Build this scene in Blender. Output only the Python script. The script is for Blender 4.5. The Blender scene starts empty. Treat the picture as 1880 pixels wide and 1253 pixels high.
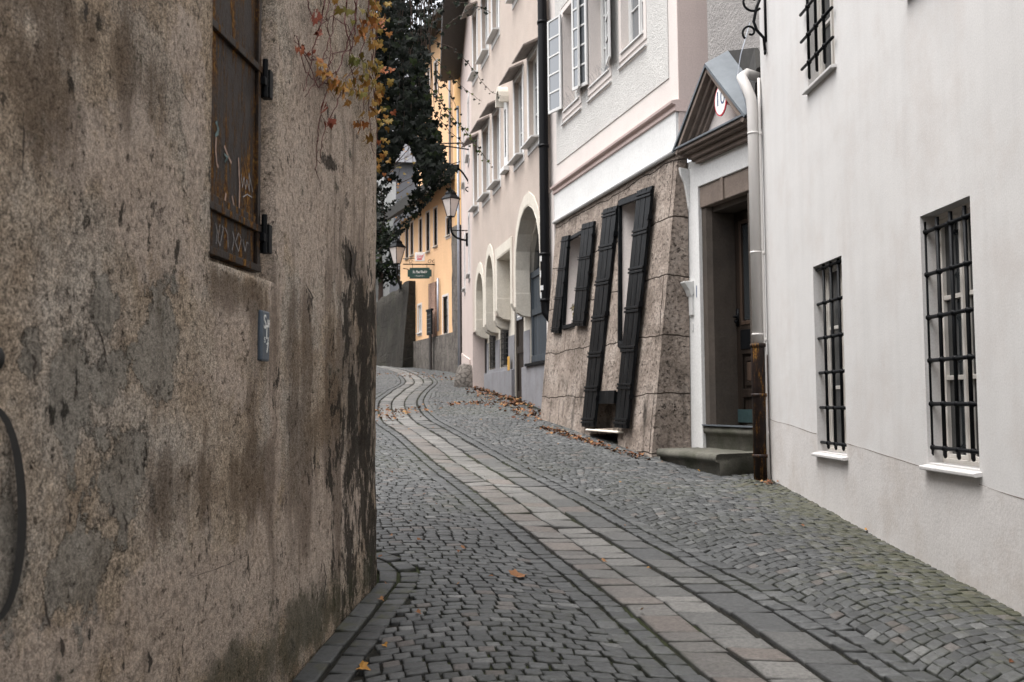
import bpy, math, random
from math import radians as R, sin, cos, pi
from mathutils import Vector, Matrix, noise
from mathutils.geometry import tessellate_polygon
random.seed(7)
scn = bpy.context.scene
# ------------------------------------------------------------------ camera
FPX, CX, CY, EYE = 1828.0, 940.0, 626.5, 1.6
PITCH, ROLL = R(3.44), R(-0.5)
CAMROT = Matrix.Rotation(pi / 2 + PITCH, 3, 'X') @ Matrix.Rotation(ROLL, 3, 'Z')
cam = bpy.data.cameras.new('camera'); camo = bpy.data.objects.new('camera', cam)
scn.collection.objects.link(camo); scn.camera = camo
camo.matrix_world = Matrix.Translation((0, 0, EYE)) @ CAMROT.to_4x4()
cam.sensor_width = 36; cam.lens = FPX * 36 / 1880; cam.clip_end = 600; cam.clip_start = 0.05
cam.dof.use_dof = True; cam.dof.focus_distance = 7.5; cam.dof.aperture_fstop = 5.0
# ------------------------------------------------------------------ world, sun, exposure
SUN_EL, SUN_AZ = 72, -108          # azimuth measured from +Y clockwise: high over the left wall
w = bpy.data.worlds.new('World'); scn.world = w; w.use_nodes = True
wn = w.node_tree; bg = wn.nodes['Background']
sky = wn.nodes.new('ShaderNodeTexSky'); sky.sky_type = 'NISHITA'; sky.sun_disc = False
sky.sun_elevation = R(SUN_EL); sky.sun_rotation = R(SUN_AZ); sky.dust_density = 6.0; sky.air_density = 0.8; sky.ozone_density = 1.0
hs = wn.nodes.new('ShaderNodeHueSaturation'); hs.inputs['Saturation'].default_value = 0.22
wn.links.new(sky.outputs[0], hs.inputs['Color']); wn.links.new(hs.outputs[0], bg.inputs[0])
bg.inputs[1].default_value = 0.15
sl = bpy.data.lights.new('sun', 'SUN'); sl.energy = 0.8; sl.angle = R(70); sl.color = (1.0, 0.97, 0.93)
so = bpy.data.objects.new('sun', sl); scn.collection.objects.link(so)
sd = Vector((sin(R(SUN_AZ)) * cos(R(SUN_EL)), cos(R(SUN_AZ)) * cos(R(SUN_EL)), sin(R(SUN_EL))))
so.rotation_euler = sd.to_track_quat('Z', 'Y').to_euler()
scn.view_settings.view_transform = 'Standard'; scn.view_settings.look = 'None'
scn.view_settings.exposure = 1.55; scn.view_settings.gamma = 1
# ------------------------------------------------------------------ ground profile and pixel helper
GP = [(-40, -3.0), (0, 0), (5.5, .418), (10.4, .79), (12.1, .92), (16.5, 1.27), (19, 1.5), (22.6, 1.77), (28, 2.16), (35, 2.68), (45, 3.4), (60, 4.3), (200, 12)]
def g(y):
    for (a, za), (b, zb) in zip(GP, GP[1:]):
        if y <= b: return za + (zb - za) * (y - a) / (b - a)
    return GP[-1][1]
def ray(px, py): return CAMROT @ Vector(((px - CX) / FPX, (CY - py) / FPX, -1))
def atY(px, py, Y):
    r = ray(px, py); return Vector((r.x / r.y * Y, Y, EYE + r.z / r.y * Y))
def gpt(px, py, dz=0.0):
    r = ray(px, py); Y = 1.0
    while Y < 80 and EYE + r.z / r.y * Y > g(Y) + dz: Y += .01
    return Vector((r.x / r.y * Y, Y, g(Y)))
class FR:
    """facade frame: u runs away from the camera along the wall, n out to the street, z up"""
    def __init__(s, x, y, deg):
        a = R(deg); s.x, s.y = x, y; s.d = (sin(a), cos(a)); s.nn = (-cos(a), sin(a)); s.rz = math.atan2(cos(a), sin(a))
    def uz(s, px, py, n=0.0, k=0.0, z0=0.0):
        r = ray(px, py)
        t = (n + k * (z0 - EYE) + s.x * s.nn[0] + s.y * s.nn[1]) / (r.x * s.nn[0] + r.y * s.nn[1] + k * r.z)
        X, Y, Z = t * r.x, t * r.y, EYE + t * r.z
        return ((X - s.x) * s.d[0] + (Y - s.y) * s.d[1], Z)
    def w(s, u, n, z): return Vector((s.x + s.d[0] * u + s.nn[0] * n, s.y + s.d[1] * u + s.nn[1] * n, z))
    def gz(s, u, n=0.0): return g(s.w(u, n, 0).y)
# ------------------------------------------------------------------ node helpers
class NT:
    def __init__(s, name):
        s.m = bpy.data.materials.new(name); s.m.use_nodes = True; s.t = s.m.node_tree
        s.b = s.t.nodes['Principled BSDF']; s.tc = s.t.nodes.new('ShaderNodeTexCoord')
        s.O = s.tc.outputs['Object']
    def nd(s, ty, ins=None, **kw):
        n = s.t.nodes.new(ty)
        for k, v in kw.items(): setattr(n, k, v)
        for k, v in (ins or {}).items(): s.put(n.inputs[k], v)
        return n
    def put(s, sock, v):
        if isinstance(v, bpy.types.NodeSocket): s.t.links.new(v, sock)
        elif isinstance(v, tuple) and len(v) == 3 and sock.type == 'RGBA': sock.default_value = v + (1,)
        else: sock.default_value = v
    def map(s, scale=(1, 1, 1), loc=(0, 0, 0), rot=(0, 0, 0), vec=None):
        return s.nd('ShaderNodeMapping', {'Vector': vec or s.O, 'Scale': scale, 'Location': loc, 'Rotation': rot}).outputs[0]
    def noise(s, scale, detail=5, rough=.6, vec=None, dist=0.0):
        return s.nd('ShaderNodeTexNoise', {'Vector': vec or s.O, 'Scale': scale, 'Detail': detail, 'Roughness': rough, 'Distortion': dist}).outputs['Fac']
    def vor(s, scale, vec=None, feature='F1', rnd=1.0, out='Distance'):
        return s.nd('ShaderNodeTexVoronoi', {'Vector': vec or s.O, 'Scale': scale, 'Randomness': rnd}, feature=feature).outputs[out]
    def ramp(s, f, *stops):
        n = s.nd('ShaderNodeValToRGB', {'Fac': f}); e = n.color_ramp.elements
        while len(e) < len(stops): e.new(0.5)
        for q, (p, c) in zip(e, stops):
            q.position = p; q.color = (c, c, c, 1) if isinstance(c, (int, float)) else c + (1,)
        return n.outputs['Color']
    def mix(s, f, a, b, mode='MIX'):
        n = s.nd('ShaderNodeMix', data_type='RGBA', blend_type=mode)
        s.put(n.inputs[0], f); s.put(n.inputs[6], a); s.put(n.inputs[7], b); return n.outputs[2]
    def math(s, op, a, b=0.0, clamp=False):
        n = s.nd('ShaderNodeMath', operation=op, use_clamp=clamp); s.put(n.inputs[0], a); s.put(n.inputs[1], b); return n.outputs[0]
    def attr(s, name): return s.nd('ShaderNodeAttribute', attribute_name=name)
    def bump(s, h, strength=.5, dist=.01, normal=None):
        n = s.nd('ShaderNodeBump', {'Height': h, 'Strength': strength, 'Distance': dist})
        if normal is not None: s.put(n.inputs['Normal'], normal)
        return n.outputs[0]
    def fin(s, col=None, rough=None, nrm=None, metal=None, spec=None):
        if col is not None: s.put(s.b.inputs['Base Color'], col)
        if rough is not None: s.put(s.b.inputs['Roughness'], rough)
        if nrm is not None: s.put(s.b.inputs['Normal'], nrm)
        if metal is not None: s.put(s.b.inputs['Metallic'], metal)
        if spec is not None: s.put(s.b.inputs['Specular IOR Level'], spec)
        return s.m
def plaster(name, c, var=.12, grain=60, gb=.3, gd=.004, streak=.0, dirt=None, dirt_amt=.0, big=1.2, rough=.9):
    t = NT(name); lo = tuple(x * (1 - var) for x in c); hi = tuple(min(1, x * (1 + var * .6)) for x in c)
    a = t.noise(big, 6, .62); col = t.ramp(a, (.3, lo), (.7, hi))
    if streak:
        st = t.noise(1.0, 6, .6, t.map((7, 7, .55))); sf = t.ramp(st, (.45, 0.0), (.72, 1.0))
        col = t.mix(t.math('MULTIPLY', sf, streak), col, tuple(x * .55 for x in c))
        st2 = t.noise(1.0, 5, .6, t.map((18, 18, .9), (3, 1, 2))); sf2 = t.ramp(st2, (.5, 0.0), (.75, 1.0))
        col = t.mix(t.math('MULTIPLY', sf2, streak * .6), col, tuple(min(1, x * 1.18) for x in c))
    if dirt:
        d = t.noise(2.3, 8, .7, t.map((1, 1, .8), (5, 2, 1))); df = t.ramp(d, (.48, 0.0), (.66, 1.0))
        col = t.mix(t.math('MULTIPLY', df, dirt_amt), col, dirt)
    gr = t.noise(grain, 4, .65); bg_ = t.noise(big * 3, 4, .5)
    sp = t.ramp(gr, (.34, .82), (.62, 1.05)); col = t.mix(.6, col, sp, 'MULTIPLY')
    n = t.bump(gr, gb, gd, t.bump(bg_, .5, .012))
    return t.fin(col, rough, n, spec=.25)
def flat(name, c, rough=.6, metal=0.0, var=.15, scale=12, bump=.15, spec=.4, streaky=False):
    t = NT(name); v = t.map((scale, scale, scale * (.08 if streaky else 1)))
    a = t.noise(1, 6, .65, v); col = t.ramp(a, (.3, tuple(x * (1 - var) for x in c)), (.7, tuple(min(1, x * (1 + var)) for x in c)))
    return t.fin(col, rough, t.bump(a, bump, .004), metal, spec)
# ------------------------------------------------------------------ mesh helpers
def smooth(me, ang=None):
    me.polygons.foreach_set('use_smooth', [True] * len(me.polygons))
class MB:
    def __init__(s): s.v = []; s.f = []; s.a = []
    def add(s, vs, fs):
        o = len(s.v); s.v += [tuple(p) for p in vs]; s.f += [tuple(i + o for i in f) for f in fs]; return s
    def box(s, a0, a1, b0, b1, c0, c1, fn=None):
        vs = [(a, b, c) for a in (a0, a1) for b in (b0, b1) for c in (c0, c1)]
        if fn: vs = [fn(*p) for p in vs]
        return s.add(vs, [(0, 1, 3, 2), (4, 6, 7, 5), (0, 4, 5, 1), (2, 3, 7, 6), (0, 2, 6, 4), (1, 5, 7, 3)])
    def plate(s, outer, holes, n0, n1, fn=None, back=True):
        """extruded polygon with holes in the (u, z) plane, from n0 (back) to n1 (front)"""
        fn = fn or (lambda u, n, z: (u, n, z)); loops = [outer] + list(holes)
        tris = tessellate_polygon([[Vector((u, z, 0)) for u, z in l] for l in loops])
        pts = [p for l in loops for p in l]; N = len(pts)
        vs = [fn(u, n1, z) for u, z in pts] + [fn(u, n0, z) for u, z in pts]; fs = []
        for t in tris:
            a, b, c = (pts[i] for i in t)
            cr = (b[0] - a[0]) * (c[1] - a[1]) - (b[1] - a[1]) * (c[0] - a[0])
            if abs(cr) < 1e-12: continue
            t = tuple(t) if cr < 0 else tuple(t)[::-1]
            fs.append(t)
            if back: fs.append(tuple(i + N for i in t[::-1]))
        o = 0
        for k, l in enumerate(loops):
            L = len(l); area = sum(l[i][0] * l[(i + 1) % L][1] - l[(i + 1) % L][0] * l[i][1] for i in range(L))
            for i in range(L):
                j = (i + 1) % L; q = (o + i, o + j, o + j + N, o + i + N)
                if (area < 0) == (k == 0): q = q[::-1]
                fs.append(q)
            o += L
        return s.add(vs, fs)
    def tube(s, pts, r, n=8, cap=True, r2=None):
        pts = [Vector(p) for p in pts]; K = len(pts); vs = []; fs = []
        ref = None
        for i, p in enumerate(pts):
            d = (pts[min(i + 1, K - 1)] - pts[max(i - 1, 0)]).normalized()
            if ref is None: ref = Vector((0, 0, 1)) if abs(d.z) < .9 else Vector((1, 0, 0))
            x = d.cross(ref).normalized(); ref = x.cross(d).normalized() if x.length > 1e-6 else ref
            y = d.cross(x); rr = r if r2 is None else r + (r2 - r) * i / (K - 1)
            for k in range(n):
                a = 2 * pi * k / n; vs.append(p + (x * cos(a) + y * sin(a)) * rr)
        for i in range(K - 1):
            for k in range(n):
                k2 = (k + 1) % n; fs.append((i * n + k, i * n + k2, (i + 1) * n + k2, (i + 1) * n + k))
        if cap: fs.append(tuple(range(n))[::-1]); fs.append(tuple((K - 1) * n + k for k in range(n)))
        return s.add(vs, fs)
    def ball(s, c, rx, ry=None, rz=None, n=8, m=5):
        ry = ry or rx; rz = rz or rx; vs = [(c[0], c[1], c[2] - rz)]; fs = []
        for i in range(1, m):
            b = -pi / 2 + pi * i / m
            for k in range(n):
                a = 2 * pi * k / n; vs.append((c[0] + rx * cos(b) * cos(a), c[1] + ry * cos(b) * sin(a), c[2] + rz * sin(b)))
        vs.append((c[0], c[1], c[2] + rz)); T = len(vs) - 1
        for k in range(n):
            k2 = (k + 1) % n; fs.append((0, 1 + k2, 1 + k)); fs.append((T, T - n + k, T - n + k2))
            for i in range(m - 2): fs.append((1 + i * n + k, 1 + i * n + k2, 1 + (i + 1) * n + k2, 1 + (i + 1) * n + k))
        return s.add(vs, fs)
    def lathe(s, c, prof, n=14):
        vs = []; fs = []
        for r, z in prof:
            for k in range(n): a = 2 * pi * k / n; vs.append((c[0] + r * cos(a), c[1] + r * sin(a), c[2] + z))
        for i in range(len(prof) - 1):
            for k in range(n): k2 = (k + 1) % n; fs.append((i * n + k, i * n + k2, (i + 1) * n + k2, (i + 1) * n + k))
        fs.append(tuple(range(n))[::-1]); fs.append(tuple((len(prof) - 1) * n + k for k in range(n)))
        return s.add(vs, fs)
    def obj(s, name, mat, parent=None, smooth_=False, bevel=0.0):
        me = bpy.data.meshes.new(name); me.from_pydata(s.v, [], s.f); me.update()
        if mat: me.materials.append(mat)
        o = bpy.data.objects.new(name, me); scn.collection.objects.link(o)
        if smooth_: smooth(me)
        if bevel:
            b = o.modifiers.new('b', 'BEVEL'); b.width = bevel; b.segments = 2; b.limit_method = 'ANGLE'; b.angle_limit = R(40)
        if parent: o.parent = parent
        return o
def tag(o, label=None, cat=None, group=None, kind=None):
    if label: o['label'] = label
    if cat: o['category'] = cat
    if group: o['group'] = group
    if kind: o['kind'] = kind
    return o
def thing(name, label, cat, loc=(0, 0, 0), rz=0.0, group=None):
    o = bpy.data.objects.new(name, None); scn.collection.objects.link(o)
    o.location = loc; o.rotation_euler = (0, 0, rz); o.empty_display_size = .2
    return tag(o, label, cat, group)
def house(name, fr, label, cat='house'): return thing(name, label, cat, (fr.x, fr.y, 0), fr.rz)
def rect(u0, u1, z0, z1): return [(u0, z0), (u1, z0), (u1, z1), (u0, z1)]
def text_mesh(body, size, shear=0.0, ext=.002, spacing=1.0, align='CENTER'):
    c = bpy.data.curves.new('t', 'FONT'); c.body = body; c.size = size; c.shear = shear; c.extrude = ext; c.align_x = align
    c.align_y = 'CENTER'; c.space_character = spacing
    o = bpy.data.objects.new('t', c); scn.collection.objects.link(o)
    bpy.context.view_layer.update()
    me = bpy.data.meshes.new_from_object(o.evaluated_get(bpy.context.evaluated_depsgraph_get()))
    vs = [tuple(v.co) for v in me.vertices]; fs = [tuple(p.vertices) for p in me.polygons]
    bpy.data.objects.remove(o); bpy.data.curves.remove(c); bpy.data.meshes.remove(me)
    return vs, fs
# ------------------------------------------------------------------ materials
M = {}
M['white_wall'] = plaster('white_wall', (.56, .55, .54), .05, 90, .22, .003, streak=.13, dirt=(.47, .43, .405), dirt_amt=.4, big=.9)
M['white_plinth'] = plaster('white_plinth', (.53, .51, .495), .07, 50, .35, .005, streak=.12, dirt=(.40, .355, .32), dirt_amt=.55, big=1.3)
M['white_paint'] = plaster('white_paint', (.66, .66, .65), .05, 40, .12, .003, streak=.1, rough=.7)
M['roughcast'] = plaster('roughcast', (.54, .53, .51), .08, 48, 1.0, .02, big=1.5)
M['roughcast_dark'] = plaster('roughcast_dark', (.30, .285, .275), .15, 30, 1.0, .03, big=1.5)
M['cream_trim'] = plaster('cream_trim', (.62, .57, .54), .06, 60, .15, .003, streak=.08)
M['pink_wall'] = plaster('pink_wall', (.54, .45, .42), .06, 60, .2, .003, streak=.08)
M['mould_pink'] = plaster('mould_pink', (.55, .44, .41), .08, 60, .2, .003)
M['beige_cast'] = plaster('beige_cast', (.48, .41, .36), .1, 42, .9, .016, big=1.2, dirt=(.42, .34, .29), dirt_amt=.35)
M['pale_pink'] = plaster('pale_pink', (.54, .455, .42), .08, 30, .3, .006, streak=.12)
M['cream_jamb'] = plaster('cream_jamb', (.60, .56, .49), .06, 30, .15, .004, streak=.08, dirt=(.42, .37, .3), dirt_amt=.3)
M['grey_plinth'] = plaster('grey_plinth', (.22, .22, .235), .14, 30, .4, .006, streak=.25, dirt=(.16, .15, .15), dirt_amt=.5)
M['yellow_wall'] = plaster('yellow_wall', (.74, .475, .275), .07, 20, .25, .006, streak=.14)
M['orange_wall'] = plaster('orange_wall', (.68, .42, .19), .07, 20, .25, .006, streak=.14)
M['far_white'] = plaster('far_white', (.62, .62, .60), .08, 10, .3, .01, streak=.2)
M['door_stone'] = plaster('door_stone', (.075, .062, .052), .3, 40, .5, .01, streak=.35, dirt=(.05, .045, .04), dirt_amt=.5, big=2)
M['lintel_stone'] = plaster('lintel_stone', (.20, .16, .135), .25, 40, .5, .01, streak=.3, dirt=(.12, .1, .09), dirt_amt=.5, big=3)
M['step_stone'] = plaster('step_stone', (.10, .096, .08), .35, 40, .6, .012, streak=.2, dirt=(.045, .05, .03), dirt_amt=.8, big=3)
M['zinc'] = flat('zinc', (.11, .125, .14), .5, .3, .25, 3, .1)
M['dark_under'] = flat('dark_under', (.035, .033, .03), .7, 0, .3, 8, .3)
M['iron'] = flat('iron', (.005, .0055, .0065), .45, .0, .3, 30, .2, .10)
M['black_pipe'] = flat('black_pipe', (.005, .005, .006), .4, .0, .3, 4, .1, .10, True)
M['white_pipe'] = flat('white_pipe', (.52, .50, .48), .45, 0, .07, 3, .1, .4, True)
M['white_wood'] = flat('white_wood', (.55, .55, .54), .5, 0, .08, 20, .2, .4, True)
M['cream_wood'] = flat('cream_wood', (.60, .57, .53), .5, 0, .1, 20, .2, .4, True)
M['grey_door'] = flat('grey_door', (.045, .055, .066), .5, 0, .35, 6, .3, .2, True)
M['dark_wood'] = flat('dark_wood', (.018, .013, .010), .45, 0, .5, 14, .4, .25, True)
M['hood_wood'] = flat('hood_wood', (.21, .18, .16), .8, 0, .3, 10, .4, .3)
M['grey_pipe'] = flat('grey_pipe', (.30, .32, .36), .4, .3, .15, 4, .1)
M['milk_glass'] = flat('milk_glass', (.55, .50, .47), .3, 0, .1, 4, .05)
M['terracotta'] = flat('terracotta', (.16, .06, .04), .7, 0, .2, 8, .2)
M['paper'] = flat('paper', (.55, .55, .55), .5, 0, .15, 9, .02)
M['white_letter'] = flat('white_letter', (.75, .75, .73), .5, 0, .03, 9, .02)
M['red_letter'] = flat('red_letter', (.55, .03, .05), .4, 0, .05, 9, .02)
M['blue_letter'] = flat('blue_letter', (.05, .08, .16), .4, 0, .05, 9, .02)
M['sign_green'] = flat('sign_green', (.012, .045, .035), .4, 0, .2, 5, .05)
M['curtain'] = flat('curtain', (.42, .41, .40), .8, 0, .05, 3, .1)
M['ochre_paint'] = flat('ochre_paint', (.5, .28, .05), .5, 0, .2, 9, .05)
def glass_mat(name, c, rough=.04):
    t = NT(name); return t.fin(c, rough, t.bump(t.noise(3.5, 2), .12, .02), 0, .8)
M['dark_glass'] = glass_mat('dark_glass', (.025, .028, .03))
M['sky_glass'] = glass_mat('sky_glass', (.12, .13, .14), .03)
M['sky_glass'].node_tree.nodes['Principled BSDF'].inputs['IOR'].default_value = 1.9
def mat_stone():
    t = NT('conglomerate_stone')
    wob = t.noise(1.6, 3, .5)
    big = t.noise(2.2, 7, .7); col = t.ramp(big, (.36, (.16, .13, .108)), (.5, (.265, .22, .187)), (.64, (.36, .31, .27)))
    fine = t.noise(26, 6, .75); col = t.mix(.9, col, t.ramp(fine, (.38, .5), (.5, 1.0), (.62, 1.3)), 'MULTIPLY')
    hole = t.noise(19, 6, .78, t.map((1, 1, 1.3), (4, 4, 4))); hf = t.ramp(hole, (.38, 1.0), (.43, 0.0))
    col = t.mix(hf, col, (.04, .03, .025))
    tint = t.ramp(t.noise(.9, 3), (.42, 0.0), (.62, 1.0)); col = t.mix(t.math('MULTIPLY', tint, .35), col, (.40, .33, .28))
    vz = t.nd('ShaderNodeSeparateXYZ', {'Vector': t.O})
    zz = t.math('ADD', vz.outputs[2], t.math('MULTIPLY', wob, .16)); uu = t.math('ADD', vz.outputs[0], t.math('MULTIPLY', wob, .12))
    bv = t.nd('ShaderNodeCombineXYZ', {'X': uu, 'Y': t.math('SUBTRACT', zz, 1.02 - .72)}).outputs[0]
    bt = t.nd('ShaderNodeTexBrick', {'Vector': bv, 'Scale': 1.0, 'Mortar Size': .010, 'Mortar Smooth': .5, 'Brick Width': 1.9, 'Row Height': .72})
    jf = bt.outputs['Fac']
    col = t.mix(jf, col, (.05, .038, .03))
    low = t.math('MULTIPLY', t.ramp(vz.outputs[2], (.0, 0.0), (1, 1.0)), 1.0)
    st = t.noise(1, 6, .6, t.map((2.5, 2.5, .7), (2, 7, 1))); sf = t.ramp(st, (.54, 0.0), (.62, 1.0))
    lowm = t.nd('ShaderNodeMapRange', {'Value': vz.outputs[2], 'From Min': 1.6, 'From Max': 2.1, 'To Min': 1, 'To Max': 0}).outputs[0]
    col = t.mix(t.math('MULTIPLY', t.math('MULTIPLY', sf, lowm), .85), col, (.035, .03, .025))
    h = t.math('SUBTRACT', t.math('ADD', t.math('MULTIPLY', fine, .5), big), t.math('ADD', t.math('MULTIPLY', hf, .7), t.math('MULTIPLY', jf, 1.3)))
    return t.fin(col, .9, t.bump(h, 1.0, .06), spec=.15)
M['conglomerate'] = mat_stone()
def mat_rubble(name, c, amt=.5, sc=3.0):
    t = NT(name); a = t.noise(sc, 8, .75, t.map((1, 1, .55))); v = t.vor(sc * 2, t.map((1, 1, 1.4)), 'DISTANCE_TO_EDGE')
    col = t.ramp(a, (.3, tuple(x * (1 - amt) for x in c)), (.5, c), (.72, tuple(min(1, x * (1 + amt)) for x in c)))
    e = t.ramp(v, (.0, 1.0), (.06, 0.0)); col = t.mix(t.math('MULTIPLY', e, .5), col, (.03, .028, .024))
    gn = t.ramp(t.noise(1.2, 5), (.5, 0.0), (.7, 1.0)); col = t.mix(t.math('MULTIPLY', gn, .35), col, (.035, .04, .022))
    return t.fin(col, .9, t.bump(t.math('SUBTRACT', a, t.math('MULTIPLY', e, .5)), 1.0, .05), spec=.2)
M['rubble'] = mat_rubble('rubble', (.14, .125, .112), .6)
M['dark_rubble'] = mat_rubble('dark_rubble', (.026, .023, .019), .8, 1.6)
def mat_shutter_black():
    t = NT('black_shutter_paint'); a = t.noise(1, 6, .65, t.map((30, 30, 2.2)))
    col = t.ramp(a, (.42, (.003, .0035, .004)), (.58, (.007, .008, .009)), (.72, (.035, .035, .035)))
    return t.fin(col, .42, t.bump(a, .6, .005), 0, .10)
M['black_shutter'] = mat_shutter_black()
def mat_rust(name, paint=(.013, .009, .007), amt=(.495, .58)):
    t = NT(name); a = t.noise(1, 8, .75, t.map((13, 13, 2.0))); b = t.noise(2.2, 4, .6)
    f = t.math('MULTIPLY', t.ramp(a, (amt[0], 0.0), (amt[1], 1.0)), t.ramp(b, (.36, 0.2), (.48, 1.0)))
    fine = t.noise(60, 5, .7)
    rust = t.ramp(fine, (.4, (.05, .02, .008)), (.52, (.13, .06, .015)), (.64, (.26, .14, .03)))
    dk = t.ramp(t.noise(9, 6, .7), (.35, paint), (.7, tuple(x * 2.2 for x in paint)))
    return t.fin(t.mix(f, dk, rust), t.mix(f, (.42,) * 3, (.85,) * 3), t.bump(t.math('ADD', fine, f), .5, .004), 0, .15)
M['rusty_steel'] = mat_rust('rusty_steel')
M['rusty_pipe'] = mat_rust('rusty_pipe', (.012, .008, .007), (.50, .58))
M['rusty_flake'] = mat_rust('rusty_flake', (.25, .17, .13), (.5, .6))
def mat_sett(name, lo, mid, hi, moss=.35, rough=.62):
    t = NT(name); r = t.attr('rnd').outputs['Fac']; tint = t.attr('tint').outputs['Fac']
    col = t.ramp(r, (.0, lo), (.55, mid), (1.0, hi))
    col = t.mix(tint, col, (.135, .105, .088))
    f = t.noise(45, 6, .75); col = t.mix(.85, col, t.ramp(f, (.38, .6), (.62, 1.35)), 'MULTIPLY')
    f2 = t.noise(9, 5, .7)
    pm = t.ramp(t.noise(.55, 5, .6), (.46, 0.0), (.66, 1.0)); ms = t.math('MULTIPLY', t.ramp(f2, (.45, 0.0), (.62, 1.0)), t.math('MULTIPLY', pm, moss))
    col = t.mix(ms, col, (.045, .047, .018))
    dm = t.ramp(t.math('ADD', t.math('MULTIPLY', t.attr('damp').outputs['Fac'], .5), t.math('MULTIPLY', t.math('SUBTRACT', f2, .5), 1.6)), (.22, 0.0), (.5, .65)); col = t.mix(dm, col, (.058, .058, .024))
    col = t.mix(t.attr('joint').outputs['Fac'], col, t.mix(pm, (.006, .006, .005), (.016, .021, .006)))
    wet = t.ramp(t.noise(.35, 4, .5, t.map(loc=(3, 8, 0))), (.4, 1.0), (.62, .74)); col = t.mix(1.0, col, wet, 'MULTIPLY')
    rg = t.math('ADD', t.math('MULTIPLY', f2, .3), rough - .15)
    return t.fin(col, rg, t.bump(t.math('ADD', t.math('MULTIPLY', f, .4), f2), .65, .007), 0, .5)
M['sett'] = mat_sett('granite_sett', (.026, .028, .029), (.058, .061, .062), (.14, .141, .138))
M['slab'] = mat_sett('granite_slab', (.048, .050, .051), (.086, .085, .081), (.142, .137, .128), .2, .66)
def mat_joint():
    t = NT('joint_dirt'); a = t.noise(6, 6, .7); b = t.noise(1.0, 5, .6); f = t.noise(60, 4, .7)
    col = t.ramp(a, (.35, (.006, .006, .005)), (.65, (.02, .018, .014)))
    col = t.mix(t.ramp(b, (.47, 0.0), (.62, .8)), col, (.024, .03, .009))
    return t.fin(col, .95, t.bump(f, .8, .01), spec=.2)
M['joint'] = mat_joint()
# ------------------------------------------------------------------ ground: one sheet out to the horizon
def und(x, y): return .018 * noise.noise(Vector((x * .7, y * .5, 3.1))) + .006 * noise.noise(Vector((x * 3, y * 3, 9.1)))
def gzz(x, y): return g(y) + und(x, y)
xs = [-140, -90, -60, -40, -28, -20, -14, -11] + [-9 + .35 * i for i in range(40)] + [6, 9, 14, 20, 30, 45, 70, 110, 140]
ys = [-40, -25, -14, -8] + [-4 + .35 * i for i in range(150)] + [50, 54, 60, 70, 85, 110, 150, 200]
mb = MB(); nx = len(xs)
mb.v = [(x, y, gzz(x, y) - .020) for y in ys for x in xs]
mb.f = [(j * nx + i, j * nx + i + 1, (j + 1) * nx + i + 1, (j + 1) * nx + i) for j in range(len(ys) - 1) for i in range(nx - 1)]
tag(mb.obj('ground', M['joint'], None, True), kind='structure')
# centre line of the slab band, in plan
CL = [(2.1, .3), (1.62, 2.9), (1.245, 4.6), (.88, 6.3), (.44, 8.0), (.07, 9.5), (-.33, 11), (-.83, 13), (-1.33, 15), (-1.85, 17), (-2.17, 19), (-2.38, 21), (-2.5, 24), (-2.62, 28), (-3.4, 33), (-4.6, 38), (-6.4, 44), (-9, 50)]
def resample(P, step):
    out = []
    for i in range(len(P) - 1):
        p0, p1, p2, p3 = (Vector(P[max(0, min(len(P) - 1, i + k))]) for k in (-1, 0, 1, 2))
        for k in range(12):
            t = k / 12; out.append(.5 * ((2 * p1) + (p2 - p0) * t + (2 * p0 - 5 * p1 + 4 * p2 - p3) * t * t + (3 * p1 - 3 * p2 + p3 - p0) * t ** 3))
    out.append(Vector(P[-1])); acc = [0]
    for a, b in zip(out, out[1:]): acc.append(acc[-1] + (b - a).length)
    n = int(acc[-1] / step); res = []; j = 0
    for i in range(n):
        s_ = i * step
        while acc[j + 1] < s_: j += 1
        res.append(out[j].lerp(out[j + 1], (s_ - acc[j]) / (acc[j + 1] - acc[j])))
    return res, n * step
CLR, CLEN = resample(CL, .1)
def cl(s_):
    i = max(0, min(len(CLR) - 2, int(s_ / .1))); p = CLR[i].lerp(CLR[i + 1], s_ / .1 - i)
    a = CLR[max(0, i - 6)]; b = CLR[min(len(CLR) - 1, i + 7)]; d = (b - a).normalized(); return p, d
# left wall plan: straight, then a rounded corner turning to the left
LW = FR(-1.426, 0, 5.0); LW.nn = (-LW.nn[0], -LW.nn[1])
LW_END, LW_RAD, LW_TURN = 6.28, .9, R(86)
def lw_path(s_):
    """plan point and outward normal at arc length s_ of the left wall"""
    d = Vector(LW.d); n = Vector(LW.nn); o = Vector((LW.x, LW.y))
    if s_ <= LW_END: return o + d * s_, n
    a = min((s_ - LW_END) / LW_RAD, LW_TURN); c = o + d * LW_END - n * LW_RAD
    nn = n * cos(a) + d * sin(a); p = c + nn * LW_RAD; rest = s_ - LW_END - a * LW_RAD
    if rest > 0: p += (d * cos(a) - n * sin(a)) * rest
    return p, nn
lwpts = [lw_path(-3 + .15 * i)[0] for i in range(110)]
def near_left(x, y):
    if y > 9.5 or x > 0.2: return 9
    p = Vector((x, y)); best = min(lwpts, key=lambda q: (q - p).length_squared)
    i = lwpts.index(best); q, n = lw_path(-3 + .15 * i); return (p - q).dot(n)
def xr(y):
    pts = [(-5, 2.95), (10.25, 2.66), (10.3, 3.1), (12, 2.2), (12.05, 1.9), (16.4, .75), (17.2, .55), (22, -.5), (25, -1.0), (33, -1.65), (46, -6.4), (60, -12)]
    for (a, xa), (b, xb) in zip(pts, pts[1:]):
        if y <= b: return xa + (xb - xa) * (y - a) / (b - a)
    return -12
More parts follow.
